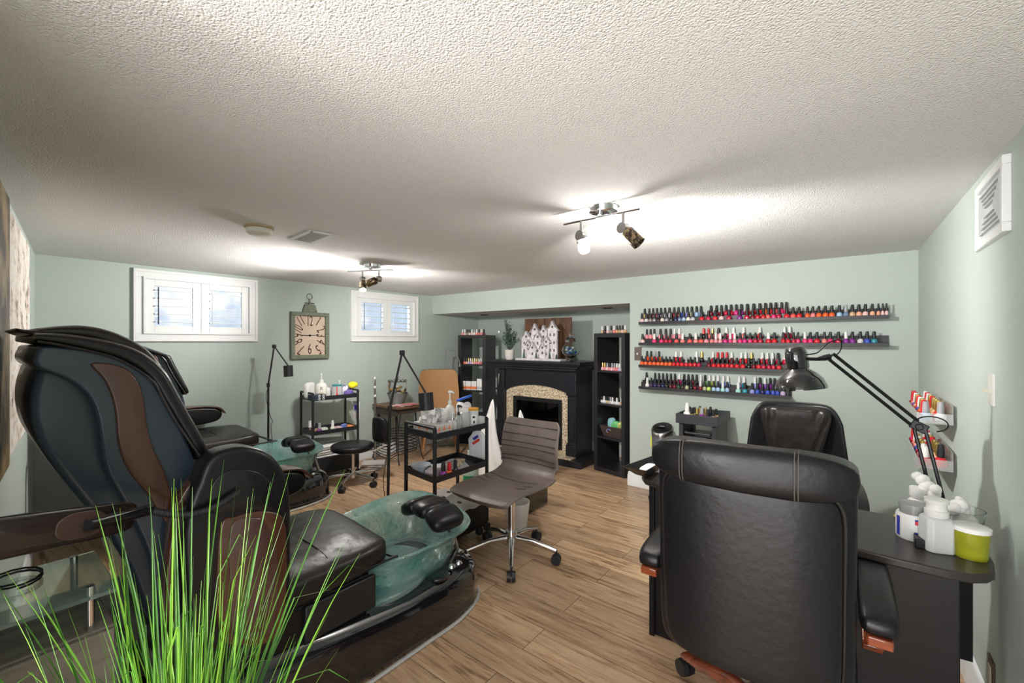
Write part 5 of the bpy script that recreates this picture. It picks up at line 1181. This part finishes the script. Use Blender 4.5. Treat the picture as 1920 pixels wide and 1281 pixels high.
for ci in range(4):
    q = MB()
    for k in range(6):
        if (k + ci) % 2 == 0:
            o = c - u_ * .0708 - w2 * .115 + w2 * (.0385 * k) + Vector((0, 0, -.037 + (.037 if ci > 1 else 0)))
            q.faces([o, o + w2 * .034, o + w2 * .017 + Vector((0, 0, .033))], [(0, 1, 2)])
        if (k + ci) % 2 == 0:
            o = c - w2 * .1208 - u_ * .066 + u_ * (.024 * k) + Vector((0, 0, -.037 + (.037 if ci > 1 else 0)))
            q.faces([o, o + u_ * .032, o + u_ * .016 + Vector((0, 0, .033))], [(0, 1, 2)])
    q.build('print', cols[ci], r, smooth=False)
q = MB(); rt = random.Random(2)
for k in range(9):
    b0 = c + Vector((rt.uniform(-.03, .03), rt.uniform(-.05, .05), .04)); pts = []
    for i in range(4):
        for j in range(4):
            pts.append(b0 + w2 * ((j - 1.5) * .035 + rt.uniform(-.012, .012)) + u_ * (rt.uniform(-.03, .03)) + Vector((0, 0, i * .030 + rt.uniform(-.008, .01))))
    q.faces(pts, [(i * 4 + j, i * 4 + j + 1, i * 4 + j + 5, i * 4 + j + 4) for i in range(3) for j in range(3)])
q.faces([c + Vector((0, 0, .04)) + w2 * -.02, c + Vector((0, 0, .04)) + w2 * .03, c + w2 * .01 + Vector((0, 0, .21))], [(0, 1, 2)])
q.build('tissue', M_cloth, r)
pump(CM(.22, .44, ZT), .034, .150, .085, mat('frosted_ribbed', (.75, .74, .76), .3, trans=.4), 'frosted jar with chrome dispenser pump on middle cart', mtop=M_chrome, spout=2.5)
pump(CM(.25, .57, ZT), .026, .185, .11, M_clear, 'clear bottle with tall thin black and chrome pump on middle cart', mtop=M_blackm, spout=1.0)
pump(CM(.62, .62, ZT), .036, .275, .17, M_plastic, 'tall white pump bottle at the back of the middle cart', spout=.2)
r = thing('spray_jug', 'clear wide plastic jug in the middle of the middle cart', 'jug', CM(.30, .72, ZT))
p = CM(.30, .72, ZT); MB().lathe([(0, p.z), (.040, p.z), (.042, p.z + .004), (.040, p.z + .115), (.03, p.z + .125)], (p.x, p.y, 0), 28).build('jug_body', mat('milky_clear', (.82, .82, .83), .2, trans=.5), r)
MB().cyl(p + Vector((0, 0, .125)), p + Vector((0, 0, .14)), .031).build('lid', M_plastic, r)
p = CM(.22, .86, ZT); r = thing('wipes_canister', 'clear canister with black and white label and orange lid on middle cart', 'canister', p)
MB().lathe([(0, p.z), (.036, p.z), (.037, p.z + .004), (.037, p.z + .13)], (p.x, p.y, 0), 28).build('canister_body', mat('pale_canister', (.70, .76, .77), .25, trans=.2), r)
MB().lathe([(.038, p.z + .13), (.039, p.z + .145), (0, p.z + .15)], (p.x, p.y, 0), 28).build('lid', mat('orange_lid', (.75, .33, .04), .4), r)
fa = face(p); label_patch(p, .0375, fa - .5, fa + .5, p.z + .03, p.z + .10, M_paper, r); label_patch(p, .0379, fa - .2, fa + .3, p.z + .075, p.z + .09, M_black, r); label_patch(p, .0379, fa + -.05, fa + .25, p.z + .035, p.z + .055, M_black, r)
def lump(name, label, cat, c, h, m, n=5, seed=1, e=.7, group=None):
    q = MB(); rr_ = random.Random(seed)
    f1, f2 = rr_.uniform(0, 6), rr_.uniform(0, 6)
    def fn(p): return p * (1 + .10 * math.sin(p.x / h[0] * 4 + f1) * math.cos(p.z / h[2] * 3 + f2) + .08 * math.sin(p.y / h[1] * 5 + f2))
    q.sup(c + Vector((0, 0, h[2])), h, e, e, (0, 0, rr_.uniform(0, 3)), fn, 28, 14); o = q.build(name, m); return tag(o, label, cat, group)
lump('folded_towel', 'crumpled white towels piled at the back of the middle cart', 'towel', CM(.70, .30, ZT), (.085, .06, .065), M_cloth, seed=3)
lump('plastic_pouch', 'white and blue plastic pouch on top of the cart items, far end', 'pouch', CM(.60, .90, ZT), (.06, .05, .085), M_cloth, seed=4)
q = MB().box(CM(.60, .90, ZT + .205), (.13, .03, .02), (0, -.35, math.radians(20))); tag(q.build('blue_brush', mat('blue_plastic', (.03, .12, .60), .35), bevel=.006), 'bright blue handled brush on top of the pouch', 'brush')
p = CM(.10, .96, ZT); o = MB().box(p + Vector((0, .0, .04)), (.05, .03, .08), (0, 0, .3)).build('white_carton', mat('grey_white_box', (.60, .62, .62), .5), bevel=.003); tag(o, 'small white box in the far right corner of middle cart', 'box')
# middle cart lower tray
p = CM(.72, .12, ZMd); r = thing('glass_bowl', 'small ornate glass dish in the lower tray of middle cart', 'bowl', p)
MB().lathe([(0, p.z + .002), (.03, p.z + .002), (.055, p.z + .03), (.075, p.z + .058), (.070, p.z + .058), (.05, p.z + .034), (.026, p.z + .010), (0, p.z + .010)], (p.x, p.y, 0), 28).build('bowl', mat('pale_cut_glass', (.80, .86, .92), .1, trans=.6), r)
lump('packaging_scraps', 'crumpled clear and pink packaging in lower tray, beside glass dish', 'packaging', CM(.35, .16, ZMd), (.06, .05, .025), mat('pink_grey_plastic', (.50, .40, .45), .4), seed=8)
for k, (a_, b_, c_, cp, s_, w_) in enumerate(((.10, .20, 'purple', 'b', 1.35, 'near corner of the middle cart lower tray'), (.08, .30, 'orange', 'r', 1.2, 'beside the purple one, cart lower tray'), (.10, .42, 'black', 'b', 1.2, 'third along the cart lower tray edge'))):
    bottle(CM(a_, b_, ZMd + .001), c_, cp, w_, 'nail polish bottles on the middle cart', s_)
q = MB().box(CM(.48, .55, ZMd + .006), (.26, .20, .010), (0, 0, math.radians(60))); tag(q.build('placemat', mat('grey_blue_paper', (.52, .52, .52), .6)), 'pale square mat in the middle cart lower tray', 'mat')
for k, (a_, b_, ln, an, cc, nm) in enumerate(((.42, .46, .17, 2.2, (.55, .36, .26), 'wooden foot file'), (.28, .55, .18, 2.0, (.62, .46, .34), 'beige foot file'), (.55, .70, .13, .9, (.5, .38, .24), 'wooden brush'), (.60, .58, .11, 1.6, (.35, .33, .33), 'steel nipper'), (.38, .66, .12, 2.6, (.60, .50, .38), 'wooden stick'))):
    p = CM(a_, b_, ZMd + .020 + .004 * k); d = Vector((math.cos(an), math.sin(an), 0))
    q = MB().tube([p - d * ln / 2, p - d * ln * .15, p + d * ln * .2, p + d * ln / 2], .01, 10, rr=[.007, .009, .017, .012]); 
    tag(q.build('pedicure_tool', mat('tool_%d' % k, cc, .5)), '%s lying on the mat in the cart lower tray' % nm, 'tool', 'pedicure tools in the lower tray')
# bag of bottles hanging below the middle cart's far side
p = Vector((-2.62, 2.62, .42))
r = thing('refill_bottle', 'translucent green labelled bottle seen under the middle cart', 'bottle', (-2.66, 2.76, 0))
q = MB(); bx_, by_ = -2.66, 2.78
q.lathe([(0, .001), (.075, .001), (.08, .02), (.08, .36), (.06, .41), (.03, .44), (.03, .47), (0, .47)], (bx_, by_, 0), 24, sx=1, sy=.7); q.build('bottle_body', mat('pale_green_plastic', (.60, .74, .66), .25, trans=.25), r)
fa = math.atan2(-by_, -bx_); label_patch(Vector((bx_, by_, 0)), .081, fa - .9, fa + .3, .20, .27, mat('label_green', (.02, .32, .10), .5), r); label_patch(Vector((bx_, by_, 0)), .081, fa - .8, fa + .5, .33, .345, mat('label_green', (1, 1, 1)), r)
r = thing('plastic_bag', 'white plastic bag with red and blue print hanging on middle cart end', 'bag', (-2.40, 2.56, .5))
q = MB(); q.sup((-2.36, 2.55, .60), (.075, .03, .12), .7, .5, (0, 0, .3), lambda p: p * (1 + .1 * math.sin(p.z * 50)), 24, 12); q.build('bag_body', mat('white_film', (.78, .80, .84), .3), r)
MB().box((-2.345, 2.512, .64), (.07, .004, .02), (0, -.6, .3)).build('print', mat('bag_red', (.7, .06, .04), .5), r); MB().box((-2.35, 2.512, .67), (.05, .004, .02), (0, -.6, .3)).build('print', M_lb, r)
# low towel-covered box
r = thing('rolling_box', 'low black box on casters covered by a beige towel, beside cart', 'box', (-2.18, 2.22, 0))
MB().bb(-2.60, -2.15, 2.06, 2.42, .07, .245).build('box_body', M_black, r, bevel=.006)
for x in (-2.55, -2.19):
    for y in (2.10, 2.38): MB().cyl((x - .012, y, .03), (x + .012, y, .03), .03, n=16).cyl((x, y, .03), (x, y, .075), .008).build('caster', M_blackm, r)
q = MB(); vs = []; nx, ny = 26, 22
for i in range(nx + 1):
    for j in range(ny + 1):
        x = -2.64 + .50 * i / nx; y = 1.99 + .47 * j / ny
        z = .252 + .006 * math.sin(x * 38 + y * 21) + .004 * math.sin(y * 60); e = max(0, 2.06 - y, -2.60 - x, y - 2.42)
        z -= e * 1.7; y2 = y + (.055 * min(1, (2.06 - y) / .07) if y < 2.06 else 0)
        vs.append((x, y2, z))
q.faces(vs, [(i * (ny + 1) + j, (i + 1) * (ny + 1) + j, (i + 1) * (ny + 1) + j + 1, i * (ny + 1) + j + 1) for i in range(nx) for j in range(ny)])
o = q.build('draped_towel', M_towel); tag(o, 'beige towel draped over the low black box under the cart', 'towel')
m_ = o.modifiers.new('t', 'SOLIDIFY'); m_.thickness = .008
r = thing('waste_bin', 'glossy black low bin with grey lid behind the middle cart', 'bin', (-2.25, 2.92, 0))
MB().bb(-2.62, -2.12, 2.88, 3.20, 0, .20).build('bin_body', M_gloss, r, bevel=.03, seg=3); MB().bb(-2.63, -2.11, 2.87, 3.21, .20, .225).build('bin_lid', mat('grey_plastic_lid', (.12, .12, .125), .35), r, bevel=.01)
o = MB().lathe([(0, .001), (.075, .001), (.098, .19), (.092, .19), (.07, .01), (0, .01)], (-2.07, 2.68, 0), 28); tag(o.build('small_waste_bin', mat('cream_bin', (.66, .64, .60), .4)), 'small cream bin on floor behind the taupe office chair', 'bin')
# --- left cart
pump(CL(.45, .30, ZTL), .055, .26, .165, mat('cream_lotion_bottle', (.76, .74, .68), .35), 'large cream lotion pump bottle on the left cart', spout=2.6)
p = CL(.45, .30, ZTL); fa = face(p); label_patch(p, .0555, fa - .45, fa + .45, p.z + .005, p.z + .065, mat('tan_label', (.62, .50, .32), .5), bpy.data.objects['pump_bottle.003'] if 'pump_bottle.003' in bpy.data.objects else None)
me = text_mb('R', .05, .0004); q = MB(); q.bm.from_mesh(me); nrm = Vector((math.cos(fa), math.sin(fa), 0)); 
Tm = Matrix.Translation(p + nrm * .0558 + Vector((0, 0, .105))) @ Matrix.Rotation(fa + PI / 2, 4, 'Z') @ Matrix.Rotation(PI / 2, 4, 'X')
q.bm.transform(Tm); q.build('letter', mat('dark_grey_ink', (.1, .1, .1), .5), bpy.data.objects['pump_bottle.003'])
p = CL(.55, .07, ZTL); r = thing('napkin_holder', 'white rounded plastic holder standing at the left end of left cart', 'holder', p)
MB().sup(p + Vector((0, 0, .085)), (.03, .075, .085), .5, .45, (0, 0, .6), None, 28, 14).build('holder_body', M_plastic, r)
p = CL(.12, .12, ZTL); r = thing('patterned_box', 'small black and white ring patterned box on left cart corner', 'box', p)
MB().box(p + Vector((0, 0, .028)), (.09, .14, .055), (0, 0, .1)).build('box_body', mat('dark_blue_box', (.03, .04, .06), .5), r, bevel=.002)
for i in range(2):
    for j in range(3):
        q = MB(); cc = p + Vector((.0455, -.045 + .045 * j, .014 + .027 * i)) + Vector((.0, 0, 0))
        q.tube([cc + Vector((0, .010 * math.cos(t), .010 * math.sin(t))) for t in [k * PI / 6 for k in range(12)]], .0028, 6, True); q.build('ring_pattern', M_paper, r)
p = CL(.35, .62, ZTL); r = thing('candy_jar', 'clear jar with teal lid and red scoop on the left cart', 'jar', p)
MB().lathe([(0, p.z), (.05, p.z), (.055, p.z + .02), (.055, p.z + .10), (.048, p.z + .12)], (p.x, p.y, 0), 28).build('jar_body', mat('milky_clear', (1, 1, 1)), r); MB().lathe([(.050, p.z + .12), (.052, p.z + .135), (0, p.z + .14)], (p.x, p.y, 0), 28).build('lid', mat('teal_lid', (.03, .28, .30), .35), r)
fa = face(p); n_ = Vector((math.cos(fa), math.sin(fa), 0)); MB().tube([p + n_ * .060 + Vector((0, 0, .12)), p + n_ * .060 + Vector((0, 0, .04))], .004, 8).sup(p + n_ * .060 + Vector((0, 0, .025)), (.02, .012, .022), 1, 1, nu=14, nv=8).build('red_scoop', mat('red_plastic', (.75, .03, .02), .4), r)
lump('white_pouch', 'crumpled white pouch between the lotion bottle and candy jar', 'pouch', CL(.65, .48, ZTL), (.05, .04, .05), M_cloth, seed=12)
pump(CL(.60, .75, ZTL), .028, .17, .12, M_plastic, 'slim white pump bottle right of the candy jar', spout=2.0)
lump('purple_pouch', 'purple and white packet at the right end of the left cart', 'packet', CL(.30, .88, ZTL), (.05, .035, .035), mat('purple_packet', (.18, .12, .40), .35), seed=14)
lump('striped_bag', 'dark blue and white bag on the right end of the left cart', 'bag', CL(.65, .90, ZTL), (.045, .04, .055), mat('navy_white_bag', (.08, .09, .30), .4, var=(22, (.7, .7, .75), .05)), seed=15)
lump('yellow_sponge', 'bright yellow sponge atop the right end of the left cart', 'sponge', CL(.45, 1.02, ZTL + .085), (.045, .035, .032), mat('yellow_sponge_foam', (.85, .72, .02), .8), seed=16)
r = thing('product_packet', 'white packet with blue print hanging from the left cart side', 'packet', CL(.2, 1.05, .62))
MB().box(CL(.30, 1.06, .67), (.10, .012, .20), (0, 0, .1)).build('packet_body', mat('packet_white', (.72, .70, .74), .4), r, bevel=.004); MB().box(CL(.25, 1.045, .705), (.055, .014, .05), (0, 0, .1)).build('print', M_lb, r)
for k, (a_, b_, c_, cp, s_, w_) in enumerate(((.55, .08, 'dark brown', 'w', 1.5, 'left end of the left cart middle tray'), (.45, .20, 'tan', 'b', 1.2, 'second in the left cart middle tray'), (.15, .18, 'purple', 'y', 1.3, 'near corner of the left cart middle tray'), (.35, .52, 'cream', 'w', 1.3, 'centre of the left cart middle tray'))):
    bottle(CL(a_, b_, ZML + .001), c_, cp, w_, 'nail polish bottles on the left cart', s_)
for k, (a_, b_, hx_, hy_, hz_, nm, cc) in enumerate(((.4, .32, .04, .05, .02, 'cream cosmetic box', (.7, .68, .6)), (.4, .66, .05, .05, .015, 'pink packet', (.70, .45, .48)), (.35, .78, .03, .04, .025, 'blue packet', (.15, .20, .55)), (.5, .92, .09, .07, .012, 'orange flat packet', (.80, .26, .06)))):
    o = MB().box(CL(a_, b_, ZML + hz_ + .001), (hx_ * 1.6, hy_ * 1.6, hz_ * 2), (0, 0, .3 * k)).build('small_packet', mat('small_packet_%d' % k, cc, .4), bevel=.004); tag(o, '%s in the middle tray of the left cart' % nm, 'packet', 'packets in the left cart tray')
for k in range(5):
    o = MB().box(CL(.5, .5, .2465 + .024 * k), (.24, .36, .022), (0, 0, .02 * k - .1)).build('folded_towel', M_towel if k % 2 else M_cloth, bevel=.008, seg=3); tag(o, 'folded light towel, %s from the bottom of the left cart stack' % ord_(k), 'towel', 'folded towels in the left cart')
# ================================================================== FLOOR LAMPS
def floor_lamp(label, base, pole_px, joint, top, headtop, t, shade_r, shade_h, cord):
    """joint, top, headtop are room points"""
    r = thing('floor_lamp', label, 'floor lamp', base)
    MB().lathe([(0, 0), (.105, 0), (.108, .008), (.10, .016), (.02, .02), (0, .02)], base, 32).build('lamp_base', M_blackm, r)
    q = MB().cyl(base + Vector((0, 0, .018)), joint, .0095, n=14).build('pole', M_blackm, r)
    MB().cyl(joint - Vector((0, 0, .02)), joint + Vector((0, 0, .015)), .015, n=16).build('height_knob', M_blackm, r)
    MB().cyl(joint, top, .0075, n=12).build('lower_arm', M_blackm, r); MB().cyl(top, headtop, .006, n=12).build('upper_arm', M_blackm, r)
    MB().box(top, (.034, .026, .034), (0, 0, YAW)).build('elbow', M_blackm, r, bevel=.006)
    q = MB(); tilt = Matrix.Translation(headtop) @ Matrix.Rotation(math.radians(-6 if shade_r > .035 else 0), 4, 'Y')
    q.lathe([(0, .0), (shade_r, 0), (shade_r, -shade_h), (shade_r - .004, -shade_h), (shade_r - .004, -.01), (0, -.01)], (0, 0, 0), 28); q.bm.transform(tilt); q.build('lamp_shade', M_blackm, r)
    MB().tube(catmull([Vector(c) for c in cord], 6, False), .0025, 6).build('power_cord', M_black, r)
    return r
b0 = Vector((-2.50, 1.80, 0)); T = (-b0.x * sa + b0.y * ca)
T = b0.x * -sa + b0.y * ca
floor_lamp('black articulated floor lamp beside the middle cart', b0, None, atT(731, 764, T), atT(754, 661, T), atT(798, 736, T * .985), T, .048, .115,
    [atT(733, 760, T), atT(728, 790, T * .99), atT(726, 850, T * .99), atT(719, 900, T * .985), atT(722, 960, T * .98), b0 + Vector((.02, -.09, .01))])
b1_ = Vector((-4.40, 1.835, 0)); T = b1_.x * -sa + b1_.y * ca
floor_lamp('black articulated floor lamp below the left window and the clock', b1_, None, atT(503, 721, T), atT(514, 649, T), atT(540, 685, T * .99), T, .040, .105,
    [atT(504, 722, T * .995), atT(499, 745, T * .995), atT(507, 780, T * .99), atT(511, 790, T * .99), atT(508, 800, T * .99), atT(509, 845, T * .99), b1_ + Vector((.04, -.08, .01))])
# ================================================================== FAR CORNER
r = thing('side_table', 'small wooden table with black wire legs before the tan chair', 'table', (-4.38, 3.32, 0))
M_tw = wood('brown_table_wood', (.20, .11, .06), (.11, .06, .035), 1, .5, 6)
MB().bb(-4.64, -4.14, 3.13, 3.50, .635, .66).build('tabletop', M_tw, r, bevel=.003)
MB().bb(-4.62, -4.18, 3.15, 3.165, .555, .635).bb(-4.18, -4.165, 3.165, 3.48, .575, .635).build('apron', mat('dark_apron', (.05, .035, .028), .5), r)
for x, y in ((-4.60, 3.18), (-4.20, 3.18), (-4.20, 3.45), (-4.60, 3.45)):
    sx, sy = (1 if x > -4.4 else -1), (.4 if y > 3.4 else -1)
    if sx < 0: sx = -.2
    MB().tube([(x - .03 * sx, y, .63), (x, y, .35), (x + .07 * sx, y + .05 * sy, .06), (x + .10 * sx, y + .06 * sy, .012)], .007, 8).tube([(x + .0 * sx, y - .04 * sy, .63), (x, y, .35)], .006, 8).build('leg', M_blackm, r)
q = MB()
for k in range(7):
    z = .10 + .035 * k; w_ = .22 - .014 * abs(k - 2)
    q.tube(catmull([(-4.40 - w_, 3.16, z), (-4.40 - w_ * .5, 3.15 - .006 * k, z - .05), (-4.40 + w_ * .5, 3.15 - .006 * k, z - .05), (-4.40 + w_, 3.16, z), (-4.40 + w_, 3.46, z + .02), (-4.40 - w_, 3.46, z + .02)], 5), .005, 6, True)
q.build('wire_rack', M_blackm, r)
r = thing('tan_chair', 'tan upholstered chair with rounded back and wood legs by window wall', 'chair', (-4.24, 3.86, 0), math.radians(-128))
Mc = worldM(r); XX = lambda x, y, z: Mc @ Vector((x, y, z))
M_tan = mat('tan_upholstery', srgb(164, 122, 80), .7, bump=(80, .15, .002)); M_bk = mat('grey_chair_back', (.12, .13, .13), .6)
def tb(p): return Vector((p.x * (1 - .10 * max(0, p.z) / .3), p.y - .14 * (p.z + .3) + .08 * (p.x / .25) ** 2, p.z))
q = MB(); q.sup((0, -.20, .76), (.265, .022, .285), .22, .22, (0, 0, 0), tb, 44, 20); q.bm.transform(Mc); q.build('backrest', M_tan, r, angle=80)
q = MB(); q.sup((0, -.235, .76), (.268, .018, .288), .22, .22, (0, 0, 0), tb, 44, 20); q.bm.transform(Mc); q.build('back_shell', M_bk, r, angle=80)
q = MB(); q.sup((0, .02, .44), (.25, .24, .045), .4, .3, (0, 0, 0), None, 36, 12); q.bm.transform(Mc); q.build('seat', M_tan, r, angle=80)
for sx in (-1, 1):
    for sy in (-1, 1):
        MB().cyl(XX(sx * .17, sy * .16, .41), XX(sx * .23, sy * .22, 0), .020, .013, 12).build('leg', mat('honey_wood_leg', (.34, .15, .06), .4), r)
# jar and grey pot on table
p = Vector((-4.40, 3.32, .66)); r = thing('grey_pot', 'matt grey tapered pot on the small wooden table', 'pot', p)
MB().lathe([(0, .66), (.07, .66), (.125, .80), (.12, .80), (.066, .668), (0, .668)], (p.x, p.y, 0), 28).build('pot_body', mat('matt_grey_pot', (.17, .18, .175), .7), r)
p = Vector((-4.40, 3.32, .80)); r = thing('glass_jar', 'glass jar of colourful sweets with wire crown rim standing in the grey pot', 'jar', p)
MB().lathe([(0, .80), (.09, .80), (.11, .83), (.115, .87), (.11, .91), (.105, .93)], (p.x, p.y, 0), 28).build('jar_glass', M_glass, r)
q = MB()
for k in range(12):
    a = k * PI / 6; q.tube([(p.x + .105 * math.cos(a + t) * (1 + .1 * math.sin(t * 12)), p.y + .105 * math.sin(a + t), .93 + .025 * math.sin(t * 6)) for t in [j * .09 for j in range(7)]], .003, 5)
q.cyl((p.x, p.y, .93), (p.x, p.y, .985), .006).tube([(p.x - .03, p.y, .99), (p.x, p.y, .975), (p.x + .03, p.y, .99)], .004, 6); q.build('wire_rim', mat('dark_wire', (.06, .06, .06), .4, .8), r)
cl = [MB(), MB(), MB()]
for k in range(24):
    a = rt.uniform(0, 6.3); R_ = rt.uniform(.0, .08); cl[k % 3].sup((p.x + math.cos(a) * R_, p.y + math.sin(a) * R_, rt.uniform(.82, .87)), (.016, .012, .010), 1, 1, nu=8, nv=6)
for b_, cc, nm in zip(cl, ((.75, .45, .08), (.70, .60, .55), (.22, .15, .12)), 'abc'): b_.build('sweets', mat('sweets_' + nm, cc, .3), r)
for k in range(3):
    q = MB().box((-4.27 + .03 * k, 3.25 + .04 * k, .664 + .006 * k), (.20, .15, .005), (0, 0, .3 + .5 * k)); o = q.build('magazine', mat('magazine_%d' % k, ((.62, .60, .60), (.70, .60, .58), (.45, .40, .38))[k], .4, var=(14, (.55, .12, .12), .04))); tag(o, 'glossy magazine on the small wooden table, %s' % ('bottom of the pile', 'middle of the pile', 'top of the pile')[k], 'magazine', 'magazines on the table')
for k in range(5):
    p = Vector((-4.30, 2.92, .004 + .012 * k)); q = MB().box(p + Vector((0, 0, .004)), (.24, .17, .010), (0, 0, .4 + .12 * k)); tag(q.build('floor_magazine', mat('floor_mag_%d' % (k % 2), ((.55, .52, .50), (.25, .2, .18))[k % 2], .4)), 'magazine in the floor pile before the wire rack, %s from bottom' % ord_(k), 'magazine', 'magazines on the floor')
p = onX(703, 740, -4.42); r = thing('telescopic_stand', 'slim silver telescopic stand with white tips near the small table', 'stand', (p.x, p.y, 0))
zt_ = onX(703, 706, -4.42).z
MB().cyl((p.x, p.y, .02), (p.x, p.y, zt_ - .03), .016, .011, 14).build('tube', M_steel, r); MB().cyl((p.x, p.y, zt_ - .03), (p.x, p.y, zt_), .012, .004, 12).build('white_tip', M_plastic, r)
for z in (zt_ - .12, zt_ - .22): MB().cyl((p.x + .016, p.y - .01, z - .012), (p.x + .016, p.y - .01, z + .012), .014, n=12).build('clamp', M_plastic, r)
MB().lathe([(0, 0), (.09, 0), (.09, .01), (.02, .02), (0, .02)], (p.x, p.y, 0), 24).build('stand_foot', M_blackm, r)
# gooseneck lamp
p = onX(838, 700, -4.42); T = p.x * -sa + p.y * ca; b_ = Vector((p.x, p.y, 0)); r = thing('gooseneck_lamp', 'thin silver double gooseneck lamp beside the left shelf tower', 'lamp', b_)
MB().lathe([(0, 0), (.11, 0), (.11, .012), (.02, .02), (0, .02)], b_, 28).build('lamp_base', M_steel, r)
MB().tube([b_ + Vector((0, 0, .01))] + catmull([atT(835, 760, T), atT(835, 665, T), atT(840, 656, T), atT(850, 657, T), atT(858, 668, T), atT(862, 682, T)], 6, False), .0055, 8).build('gooseneck', M_steel, r)
MB().tube([b_ + Vector((.03, .02, .01))] + catmull([atT(844, 760, T), atT(844, 680, T), atT(846, 671, T), atT(851, 668, T), atT(857, 670, T)], 6, False), .004, 8).build('gooseneck', M_steel, r)
e = atT(862, 682, T); MB().cyl(e, e - Vector((-.005, 0, .035)), .008, .020, 16).build('lamp_head', M_steel, r)
# white draped cloth cones between cart and fireplace
def cone(label, c, h, w_, tipdx, seed):
    rr_ = random.Random(seed); ph = rr_.uniform(0, 6); rings = []
    for i in range(17):
        t = i / 16; R_ = w_ * (1 - t) ** .62 * (1 + .14 * math.sin(t * 6 + ph)) * (1 - .35 * t) + .006
        rings.append([(c[0] + tipdx * math.sin(t * 4.2) +  R_ * math.cos(a) * (1 + .12 * math.sin(a * 5 + ph + t * 3)), c[1] + R_ * .7 * math.sin(a) * (1 + .12 * math.cos(a * 4 + ph)), .002 + h * t) for a in [2 * PI * k / 40 for k in range(40)]])
    o = MB().ring(rings).build('draped_cloth', M_cloth, angle=80); tag(o, label, 'cloth', 'white pointed cloth shapes before the fireplace')
pa = onZ(924, 850, 0); cone('taller white pointed draped cloth standing left of the fireplace', (-3.10, 3.55), .80, .17, -.035, 2)
cone('shorter white pointed draped cloth, right one, half behind the taupe chair', (-2.76, 3.66), .70, .13, .03, 5)
o = MB().lathe([(.045, 0), (.05, .01), (.055, .05), (.035, .13), (.03, .15), (0, .155)], (-2.90, 4.345, .096), 20).build('lantern_jar', mat('pinkish_cut_glass', (.80, .62, .58), .12, trans=.5)); tag(o, 'small pinkish cut glass jar on hearth before the firebox', 'jar')
